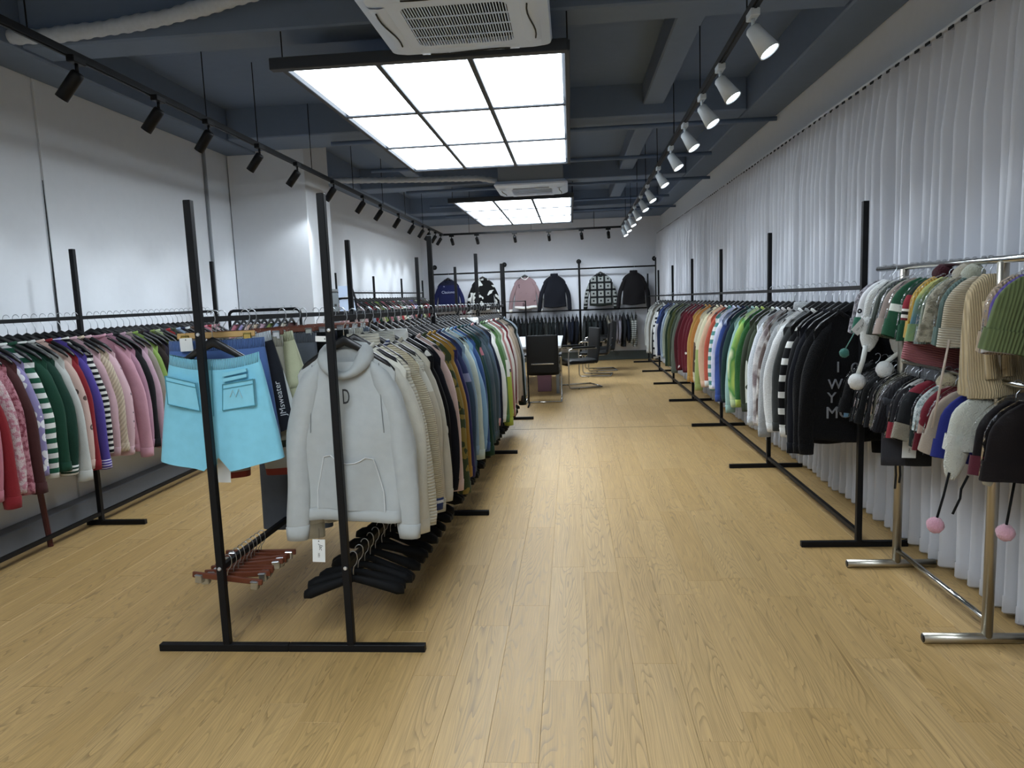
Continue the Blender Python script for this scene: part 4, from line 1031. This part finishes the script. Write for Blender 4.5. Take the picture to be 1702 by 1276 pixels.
# ---- low rails of the island: clip hangers on the left, empty black hangers on the right
for k in range(9):
    y = 3.03 + 0.042*k
    o = hanger('brown wooden clip hanger on the low rail, %s from the front' % nth(k+1), (XA(y), y, 0.402), R.uniform(-0.25, 0.25), 'clip hangers on the low rail', M_WOODB, True)
    o.rotation_euler.y = R.uniform(-0.1, 0.1)
for k in range(62):
    y = 3.06 + 0.085*k
    if min(abs(y - p) for p in LY) < 0.03: y += 0.04
    if y > 8.8: break
    o = hanger('empty black hanger on the low rail of the island, %s from the front' % nth(k+1), (XB(y), y, 0.402), R.uniform(-0.3, 0.3), 'empty hangers on the low rail', wide=True)
    o.rotation_euler.y = R.uniform(-0.12, 0.12)
M_BAG, N_, L_, b_ = new_mat('clear_plastic')
tp = N_.new('ShaderNodeBsdfTransparent'); gp = N_.new('ShaderNodeBsdfGlossy'); gp.inputs['Roughness'].default_value = 0.12; mxs = N_.new('ShaderNodeMixShader'); fz = N_.new('ShaderNodeFresnel'); fz.inputs[0].default_value = 1.09
tcb = N_.new('ShaderNodeTexCoord'); nb = N_.new('ShaderNodeTexNoise'); nb.inputs['Scale'].default_value = 26; nb.inputs['Detail'].default_value = 3; L_.new(tcb.outputs['Object'], nb.inputs['Vector'])
bb = N_.new('ShaderNodeBump'); bb.inputs['Strength'].default_value = 0.5; bb.inputs['Distance'].default_value = 0.02; L_.new(nb.outputs['Fac'], bb.inputs['Height']); L_.new(bb.outputs[0], gp.inputs['Normal']); L_.new(bb.outputs[0], fz.inputs['Normal'])
L_.new(fz.outputs[0], mxs.inputs[0]); L_.new(tp.outputs[0], mxs.inputs[1]); L_.new(gp.outputs[0], mxs.inputs[2]); L_.new(mxs.outputs[0], N_['Material Output'].inputs[0])
# ================================================================== HATS
def pom_mesh(r, seed=1):
    q = random.Random(seed); rings = []
    for i in range(1, 10):
        a = pi*i/10; rings.append([(r*(1+q.uniform(-0.1,0.1))*math.sin(a)*math.cos(2*pi*k/14), r*(1+q.uniform(-0.1,0.1))*math.sin(a)*math.sin(2*pi*k/14), r*math.cos(a)*(1+q.uniform(-0.06,0.06))) for k in range(14)])
    return MB().loft(rings).mesh('pompom', True)
POM = {r: pom_mesh(r, int(r*1000)) for r in (0.026, 0.034, 0.045)}
HHK = MB().tube([(0.016*math.cos(a), 0, 0.016*math.sin(a)+0.003) for a in [2.8-0.35*k for k in range(9)]] + [(0.012,0,-0.02),(0.0,0,-0.035),(0,0,-0.08)], 0.002, 5).mesh('hook', True)
def dome(seed, w, h, top, th, slouch=0.0, t0=0.0, t1=1.0, off=0.0, n=22, rows=11, flare=0.0):
    q = random.Random(seed); p = [q.uniform(0, 6.28) for _ in range(4)]; R_ = []
    for i in range(rows):
        t = t0 + (t1-t0)*i/(rows-1); s = math.sin(min(1, (t+0.03)/0.5)*pi/2)**0.62; ww = w*s*(1 + flare*max(0, t-0.5)) + off; tt = th*(0.45+0.55*s) + off
        R_.append([(ww*sgnpow(math.cos(2*pi*k/n), 0.85) + slouch*(1-t)**2, tt*sgnpow(math.sin(2*pi*k/n), 0.75) + 0.004*math.sin(14*math.cos(2*pi*k/n) + p[0] + 4*t), top - h*t + 0.006*math.sin(2*pi*k/n*2 + p[1])*t) for k in range(n)])
    return MB().loft(R_, t0 == 0.0, False)
def hat(label, y, z, spec, band=None, pom=None, w=0.128, h=0.305, th=0.030, top=-0.065, flaps=False, strings=None, slouch=0.0, rz=None, dx=0.0, group='winter hats on the top hat rail', clear=False, tilt=None):
    sd = hash_(label)
    t = thing('hat', label, 'hat', (HX+dx, y, z), R.uniform(-0.12, 0.12) if rz is None else rz, group)
    t.rotation_euler.y = R.uniform(0.08, 0.26) if tilt is None else tilt
    f = fabric(spec); obj('crown', dome(sd, w, h, top, th, slouch).mesh('crown', True), f, t)
    obj('brim', dome(sd, w, h, top, th, slouch, 0.74, 1.0, 0.007, rows=5).mesh('brim', True), fabric(band) if band else f, t)
    obj('hook', HHK, M_HOOK, t)
    if pom: 
        o = obj('pompom', POM[0.045], fabric(('fuz', pom)), t); o.location = (slouch, -0.005, top+0.012)
    if flaps:
        for sx in (-1, 1):
            m = MB().loft([[(sx*w*0.62 + ww*math.cos(2*pi*k/12), 0.02*math.sin(2*pi*k/12) - 0.012, top-h+zz) for k in range(12)] for zz, ww in ((0.06, 0.045), (0.0, 0.05), (-0.06, 0.045), (-0.10, 0.03), (-0.125, 0.012))])
            obj('ear_flap', m.mesh('ear_flap', True), f, t)
    if clear: obj('plastic_bag', dome(sd+5, w*1.1, h*1.06, top+0.015, th*1.35, slouch, n=14, rows=8).mesh('plastic_bag', True), M_BAG, t)
    for s_ in strings or ():
        pts, r, col, pr, pcol = s_
        o = obj('string', MB().tube(pts, r, 7).mesh('string', True), fabric(('plain', col)), t)
        if pr:
            p2 = obj('string_pompom', POM[pr], fabric(('fuz', pcol)), o); p2.location = Vector(pts[-1]) + Vector((0, 0, -pr*0.8))
    return t
Z1, Z2 = 1.62, 1.13
TOPH = [
 ('grey lavender furry hat at the far end of the top rail', 4.16, ('furs', '#6f6c74', '#a9a6ae', 60.0), None, None, {}),
 ('white hat with black snowflake pattern and green pompom strings', 4.07, ('flow', '#d2d3d6', '#1c1e28', '#d2d3d6', 22.0, 0.3), ('plain', '#2e6e58'), None, {'strings': [([(-0.11,-0.02,-0.33),(-0.135,-0.02,-0.42),(-0.15,-0.02,-0.47)], 0.003, '#5f8f84', 0.026, '#3f7f74')]}),
 ('white furry trapper hat with long pompom strings', 3.98, ('fuz', '#dfe2e0'), ('fuz', '#e2e5e3'), None, {'flaps': True, 'h': 0.26, 'w': 0.115, 'dx': -0.03, 'tilt': 0.1, 'rz': -0.3, 'strings': [([(-0.085,-0.03,-0.42),(-0.09,-0.035,-0.5),(-0.105,-0.035,-0.58)], 0.013, '#d6dad6', 0.045, '#e4e6e4'), ([(0.10,-0.03,-0.38),(0.075,-0.04,-0.44),(0.02,-0.04,-0.50)], 0.012, '#d6dad6', 0.045, '#e4e6e4')]}),
 ('dark green grey beanie beside the white trapper hat', 3.84, ('ribv', '#474f48', 30.0), None, None, {}),
 ('sage green knitted hat', 3.79, ('ribv', '#7d8d78', 30.0), None, None, {}),
 ('pinkish grey bagged hat', 3.73, ('plain', '#8f8078'), ('plain', '#a08f86'), None, {}),
 ('green beanie with one white band', 3.66, ('blk', '#1d5238', '#cfd6cc', '#1d5238', 0.21, 0.245), None, None, {}),
 ('green beanie with red block and white stripes', 3.58, ('blk', '#14231d', '#8a1c2c', '#d8d5cf', '#1a1e1c', '#d8d5cf', '#6f1e2a', '#1a4a34', 0.15, 0.215, 0.23, 0.245, 0.258, 0.27), ('plain', '#184a33'), None, {}),
 ('mustard yellow beanie with maroon pompom', 3.52, ('ribv', '#b8922a', 30.0), None, '#3f101d', {'top': -0.055}),
 ('blue green yellow tie-dye beanie', 3.46, ('dye', '#4f7480', '#7f9560', '#b0a555', 9.0), ('dye', '#6d8a60', '#8f9c50', '#b5a440', 9.0), None, {'w': 0.135}),
 ('pale sage ribbed cuff beanie', 3.39, ('ribv', '#8a9484', 34.0), ('ribv', '#7c8a86', 34.0), None, {}),
 ('beige grey fuzzy beanie', 3.33, ('furs', '#7f7a68', '#a59f8a', 40.0), None, '#a8a08c', {}),
 ('teal grey beanie with pale pompom', 3.27, ('ribv', '#5f7670', 30.0), None, '#a6aa98', {}),
 ('cream ribbed bonnet with long ties', 3.20, ('ribh', '#b9ad94', 34.0), ('ribh', '#b9b29f', 30.0), None, {'strings': [([(-0.1,-0.03,-0.34),(-0.105,-0.03,-0.5),(-0.11,-0.03,-0.72)], 0.005, '#b5a698', 0, '')]}),
 ('beige pink ribbed hat behind the cream hood', 2.93, ('ribv', '#b09a80', 30.0), None, None, {}),
 ('purple beanie beside the cream hood', 2.87, ('ribv', '#5f4fa0', 24.0), ('plain', '#b5b2b0'), None, {}),
 ('moss green beanie beside the purple one', 2.80, ('ribv', '#6a7a4c', 24.0), None, None, {}),
]
for k, (lab, y, spec, band, pom, op) in enumerate(TOPH): hat(lab, y, Z1, spec, band, pom, clear=k in (3,4,5,6,7,9,10,11,12,15), **op)
# pink visor brim hanging low behind the tie-dye beanie
t = hat('pink knitted bucket hat hanging low under the tie-dye beanie', 3.50, Z1, ('ribh', '#a8646a', 30.0), None, None, w=0.14, h=0.40, top=-0.075, th=0.03, group='winter hats on the top hat rail', dx=0.04)
LOWH = [
 ('black furry hat hanging lowest against the lettered sweater', 4.20, ('fuz', '#0c0d10'), None, None, {'dx': -0.01, 'w': 0.14, 'top': -0.04}),
 ('black beanie overlapping the lettered sweater', 4.13, ('plain', '#0d0e11'), None, None, {'dx': 0.0, 'w': 0.135}),
 ('black beanie at the far end of the low rail', 4.06, ('ribv', '#0f1114', 24.0), None, None, {}),
 ('second black beanie from the far end, low rail', 3.99, ('plain', '#0e1012'), None, None, {}),
 ('third black beanie from the far end, low rail', 3.92, ('plain', '#121114'), None, None, {}),
 ('olive grey beanie among the black ones', 3.87, ('ribv', '#4c4a3a', 30.0), None, None, {}),
 ('charcoal beanie beside the olive one', 3.80, ('plain', '#221f22'), None, None, {}),
 ('dark brown beanie on the low rail', 3.74, ('plain', '#1d1718'), None, None, {}),
 ('black beanie nearest the plaid hat', 3.71, ('ribv', '#15141a', 24.0), None, None, {}),
 ('red, black and white patchwork beanie', 3.64, ('spot', '#17151a', '#b5b5b2', 9.0, 0.55), ('plain', '#8a1f2e'), None, {}),
 ('black beanie with red crown patches', 3.55, ('blk', '#7d1f30', '#17191c', 0.13), ('fuz', '#8f8876'), None, {}),
 ('mint white marled beanie with cream fur pompom', 3.45, ('furs', '#8fa3a3', '#c9d2d0', 50.0), ('plain', '#14211f'), '#bdb08e', {}),
 ('dark red beanie with beige motif', 3.37, ('spot', '#6c1626', '#a58c80', 12.0, 0.62), ('ribv', '#6c1626', 24.0), None, {}),
 ('plain dark red beanie', 3.30, ('ribv', '#701828', 24.0), None, None, {}),
 ('beige beanie beside the dark red one', 3.24, ('plain', '#9d8f80'), None, None, {}),
 ('royal blue beanie on the low rail', 3.18, ('plain', '#232c7c'), None, None, {}),
 ('white fleece trapper hat with black strings and pink pompoms', 3.07, ('fuz', '#c6c8bc'), ('fuz', '#cacbc2'), None, {'flaps': True, 'w': 0.125, 'h': 0.24, 'tilt': 0.2, 'dx': -0.02, 'strings': [([(-0.10,-0.03,-0.40),(-0.10,-0.03,-0.5),(-0.105,-0.03,-0.60)], 0.005, '#101113', 0.034, '#d59aac'), ([(-0.02,-0.03,-0.40),(-0.035,-0.03,-0.46),(-0.03,-0.03,-0.5),(-0.045,-0.03,-0.57)], 0.005, '#101113', 0, '')]}),
 ('black beanie with dark red hem', 2.93, ('plain', '#120d10'), ('plain', '#5c2230'), None, {'w': 0.14, 'strings': [([(0.02,-0.03,-0.34),(0.015,-0.03,-0.45),(0.01,-0.03,-0.56)], 0.005, '#101113', 0.034, '#d8a3b2')]}),
 ('brown black beanie nearest on the low rail', 2.84, ('plain', '#171113'), None, None, {}),
]
for k, (lab, y, spec, band, pom, op) in enumerate(LOWH): hat(lab, y, Z2, spec, band, pom, clear=k < 15 or k > 16, group='winter hats on the low hat rail', **op)
# hooded cream scarves
def hood_scarf(label, y, Ln, w0, w1, spec, seed, dx=0.0):
    t = thing('hooded_scarf', label, 'scarf', (HX+dx, y, Z1), 0.1, 'cream hooded scarves'); q = random.Random(seed); p = q.uniform(0, 6)
    rows = []; n = 36
    for i in range(14):
        s = i/13; w = (w0 + (w1-w0)*s**0.8)*math.sin(min(1, (s+0.02)/0.22)*pi/2)**0.6; d = 0.03 + 0.055*s
        rows.append([((w + 0.014*s*math.sin(5*a + p) + 0.01*s*math.sin(9*a))*sgnpow(math.cos(a), 0.9) + 0.03*s*s, (d + 0.012*s*math.sin(6*a + p))*math.sin(a) - 0.03*s, -0.055 - Ln*s + (0.03*math.cos(a) + 0.02*math.sin(a))*s*s) for a in [2*pi*k/n for k in range(n)]])
    obj('hood', MB().loft(rows, True, False).mesh('hood', True), fabric(spec), t)
    lip = [[(x*1.04, y_*1.08, z+0.004) for x, y_, z in rows[-1]], [(x*1.05, y_*1.1, z+0.03) for x, y_, z in rows[-1]], [(x*1.0, y_*1.0, z+0.035) for x, y_, z in rows[-2]]]
    obj('rolled_edge', MB().loft(lip, False, False).mesh('rolled_edge', True), fabric(spec), t)
    for k, a in enumerate((1.35*pi, 1.55*pi)):
        fold = [Vector(rows[j][int(a/(2*pi)*n)]) + Vector((0, -0.012, 0)) for j in range(3, 12)]
        obj('pleat', MB().tube(fold, [0.012 + 0.012*j/8 for j in range(9)], 8).mesh('pleat', True), fabric(spec), t)
    obj('hook', HHK, M_HOOK, t)
    return t
hood_scarf('large cream ribbed hooded scarf with rolled edge', 3.13, 0.47, 0.085, 0.150, ('ribv', '#c2ae86', 40.0), 4, -0.01)
hood_scarf('pale cream cable-knit hooded scarf cut by the picture edge', 2.70, 0.74, 0.12, 0.17, ('cable', '#c0b598'), 9, 0.03)
# grey scarf under the black hats
t = thing('scarf', 'charcoal grey scarf hanging straight below the black beanies', 'scarf', (HX-0.06, 3.72, Z2-0.17))
for sx, sp in ((-0.055, '#3a3b42'), (0.055, '#25272a')):
    mm = MB().loft([[(sx + 0.062*sgnpow(math.cos(a), 0.6), 0.016*math.sin(a) - 0.02*(sx > 0) + 0.006*math.sin(10*z + 20*math.cos(a)*0.1), z) for a in [2*pi*k/18 for k in range(18)]] for z in (-0.01, -0.08, -0.16, -0.24, -0.30, -0.34)])
    obj('tail', mm.mesh('tail', True), fabric(('plain', sp)), t)
obj('fold', MB().tube([(-0.115,-0.004,-0.01),(0.115,-0.004,-0.01)], 0.022, 10).mesh('fold', True), fabric(('plain', '#2e3036')), t)
obj('loop', MB().tube([(0.06,0.0,0.185),(0.06,0.004,0.1),(0.06,0.0,0.0)], 0.003, 6), M_BLKPL, t)
for sx in (-0.05, -0.03): obj('tie', MB().tube([(sx,-0.01,-0.33),(sx+0.004,-0.01,-0.39),(sx,-0.01,-0.43 - (0.03 if sx < -0.04 else 0))], 0.006, 6), M_BLKPL, t)

# ================================================================== TAGS
def price_tag(label, loc, rz, ry=0.0, h=0.105, w=0.057, string=0.05, letters=True):
    t = thing('price_tag', label, 'price tag', loc, rz, 'white hanging price tags'); t.rotation_euler.y = ry
    obj('card', MB().bbox(-w/2, w/2, -0.0006, 0.0006, -h, 0, 0.0003), M_TAG, t)
    obj('eyelet', MB().lathe([(0.0028,0.0007),(0.0028,0.0012)], (0,0,-0.008), (0,-1,0), 10), M_INK, t)
    obj('string', MB().tube([(0,0,-0.008),(0.002,0,0.02),(0,0.004,string)], 0.0007, 4), M_INK, t)
    if letters:
        a = text('Jac', 0.024, M_INK, t, (w*0.17, -0.0012, -h*0.36), (pi/2, pi/2, 0), ext=0.0002, shear=0.3)
        text('H01', 0.013, M_INK, t, (0.0, -0.0012, -h*0.70), (pi/2, pi/2, 0), ext=0.0002)
    return t
price_tag('white price tag hanging below the pale grey hoodie', (-1.155, 3.02, 0.50), 0.05, 0.06)
price_tag('white price tag on the charcoal grey scarf', (1.655, 3.64, 0.80), -0.05, 0.03, 0.125, 0.066)
price_tag('tilted white price tag on the grey lavender furry hat', (1.57, 4.0, 1.345), 0.1, 0.75, 0.085, 0.05)
price_tag('long white label hanging under the aqua shorts', (-1.60, 3.09, 0.865), 0.05, 0.05, 0.115, 0.06, 0.02, False)
price_tag('white price tag below the fuzzy black sweater', (1.44, 4.62, 0.60), 0.0, 0.0, 0.13, 0.06, 0.03)
lb = price_tag('small pale blue ribbon label on the fuzzy black sweater', (1.60, 4.32, 0.80), 0.0, 0.05, 0.035, 0.03, 0.05, False)
for c in lb.children:
    if c.name.startswith('card'): c.material_slots[0].material = simple('pale_blue_card', '#7fb2dc', 0.6)
price_tag('cream size tag at the neck of the grey hoodie', (-1.055, 3.02, 1.395), 0.0, pi/2+0.05, 0.05, 0.024, 0.01, False)
price_tag('cream swing ticket above the aqua shorts', (-1.745, 3.12, 1.415), 0.0, -0.03, 0.06, 0.06, 0.03, False)

# ================================================================== FURNITURE
def chair(label, loc, rz):
    t = thing('cantilever_chair', label, 'chair', loc, rz, 'black cantilever meeting chairs')
    # faces +Y; origin under the seat centre
    st = MB(); st.loft([[(0.235*sgnpow(math.cos(a), 0.35), y + 0.0, 0.43 + 0.035*sgnpow(math.sin(a), 0.6) + dz) for a in [2*pi*k/20 for k in range(20)]] for y, dz in ((-0.24,0.0),(-0.22,0.01),(0.0,0.0),(0.2,0.012),(0.25,0.0),(0.265,-0.02))])
    obj('seat', st.mesh('seat', True), M_LEATHER, t)
    bk = MB(); bk.loft([[(0.23*sgnpow(math.cos(a), 0.3), -0.235 - 0.10*(z-0.45) + 0.024*sgnpow(math.sin(a), 0.6) - 0.02*math.cos((z-0.7)*4), z) for a in [2*pi*k/20 for k in range(20)]] for z in (0.42, 0.45, 0.55, 0.62, 0.75, 0.9, 0.96, 0.975)])
    b = obj('backrest', bk.mesh('backrest', True), M_LEATHER, t)
    obj('chrome_strip', MB().bbox(-0.16, 0.16, -0.303, -0.285, 0.555, 0.575, 0.003), M_CHROME, b)
    fr = MB()
    for sx in (-1, 1):
        x = sx*0.255
        fr.tube([(x,-0.30,0.016),(x,0.22,0.016),(x,0.255,0.025),(x,0.27,0.06),(x,0.27,0.36),(x,0.265,0.61),(x,0.25,0.64),(x,0.2,0.655),(x,-0.22,0.655)], 0.0125, 8)
        ar = MB().bbox(x-0.024, x+0.024, -0.2, 0.2, 0.662, 0.69, 0.008); obj('armrest', ar, M_LEATHER, t)
        fr.tube([(x,0.265,0.40),(sx*0.2,0.2,0.405),(sx*0.2,-0.2,0.405)], 0.01, 6)
    fr.tube([(-0.255,-0.30,0.016),(0.255,-0.30,0.016)], 0.0125, 8)
    obj('chrome_frame', fr.mesh('chrome_frame', True), M_CHROME, t)
    for sx in (-1, 1): obj('glide', MB().lathe([(0.016,0),(0.016,0.012)], (sx*0.255, 0.1, -0.0005), (0,0,1), 10), M_BLKPL, t)
    return t
chair('black leather cantilever chair turned with its back to the viewer', (-0.43, 10.5, 0), 0.0)
chair('black cantilever chair at the near long side of the table', (0.10, 11.9, 0), pi/2+0.35)
chair('black cantilever chair farther along the table in the aisle', (0.42, 13.5, 0), pi/2-0.15)
chair('black cantilever chair last in the row near the back wall', (0.55, 14.4, 0), pi/2+0.1)
t = thing('meeting_table', 'white-topped meeting table behind the black chair', 'table', (-0.62, 12.4, 0))
obj('tabletop', MB().bbox(-0.45, 0.45, -1.35, 1.35, 0.72, 0.76, 0.005), M_TABLE, t)
obj('apron', MB().bbox(-0.38, 0.38, -1.2, 1.2, 0.66, 0.72, 0.004), M_GREYP, t)
for sx in (-1, 1):
    for sy in (-1, 1): obj('leg', MB().bbox(sx*0.38-0.025, sx*0.38+0.025, sy*1.2-0.025, sy*1.2+0.025, 0, 0.68, 0.004), M_GREYP, t)
t = thing('storage_box', 'dusty mauve box under the table behind the chair', 'box', (-0.46, 11.55, 0))
obj('carton', MB().bbox(-0.11, 0.11, -0.12, 0.12, 0, 0.26, 0.006), simple('mauve_card', '#7d5a66', 0.7, 0, 0.05, 40, 0.06), t)
obj('lid', MB().bbox(-0.115, 0.115, -0.125, 0.125, 0.24, 0.275, 0.006), MATS['mauve_card'], t)
# white display boards on a black stand, behind the island
t = thing('display_board', 'white display board on a black stand behind the island', 'display board', (-2.58, 8.15, 0), 0.05)
obj('upper_board', MB().add([(-0.09,0,1.60),(0.07,0,1.63),(0.055,0,1.735),(-0.09,0,1.735),(-0.09,0.015,1.60),(0.07,0.015,1.63),(0.055,0.015,1.735),(-0.09,0.015,1.735)], [(0,1,2,3),(4,7,6,5),(0,4,5,1),(1,5,6,2),(2,6,7,3),(3,7,4,0)]), M_WHITE, t)
obj('lower_board', MB().add([(-0.085,0,1.40),(0.11,0,1.40),(0.075,0,1.605),(-0.085,0,1.575),(-0.085,0.015,1.40),(0.11,0.015,1.40),(0.075,0.015,1.605),(-0.085,0.015,1.575)], [(0,1,2,3),(4,7,6,5),(0,4,5,1),(1,5,6,2),(2,6,7,3),(3,7,4,0)]), M_WHITE, t)
obj('stand_bar', MB().tube([(0.06,0.01,1.735),(0.095,0.02,1.6),(0.12,0.03,1.35),(0.13,0.05,0.03)], 0.012, 8), M_BLACK, t)
obj('shelf_edge', MB().bbox(-0.09, 0.08, -0.01, 0.02, 1.583, 1.603, 0.003), M_BLACK, t)
obj('base', MB().bbox(-0.12, 0.2, -0.12, 0.2, 0, 0.03, 0.005), M_BLACK, t)
# grey cabinet on the pier side
t = thing('electrical_cabinet', 'grey electrical cabinet on the side of the white pier', 'cabinet', (-2.88, 8.5, 0))
obj('cabinet_body', MB().bbox(0, 0.03, -0.16, 0.17, 0.9, 1.70, 0.004), M_GREYP, t)
d = obj('cabinet_door', MB().bbox(0.03, 0.042, -0.15, 0.16, 0.92, 1.66, 0.004), simple('cabinet_grey', '#7f888d', 0.5), t)
obj('top_strip', MB().bbox(0.0, 0.05, -0.17, 0.18, 1.68, 1.71, 0.003), M_GREYP, t)
obj('cabinet_handle', MB().bbox(0.042, 0.05, -0.12, -0.10, 1.25, 1.35, 0.002), M_CHROME, d)
obj('notch', MB().bbox(0.043, 0.046, -0.02, 0.06, 1.5, 1.53, 0.001), M_INK, d)
print('hangers', NH[0], 'objects', len(bpy.data.objects))
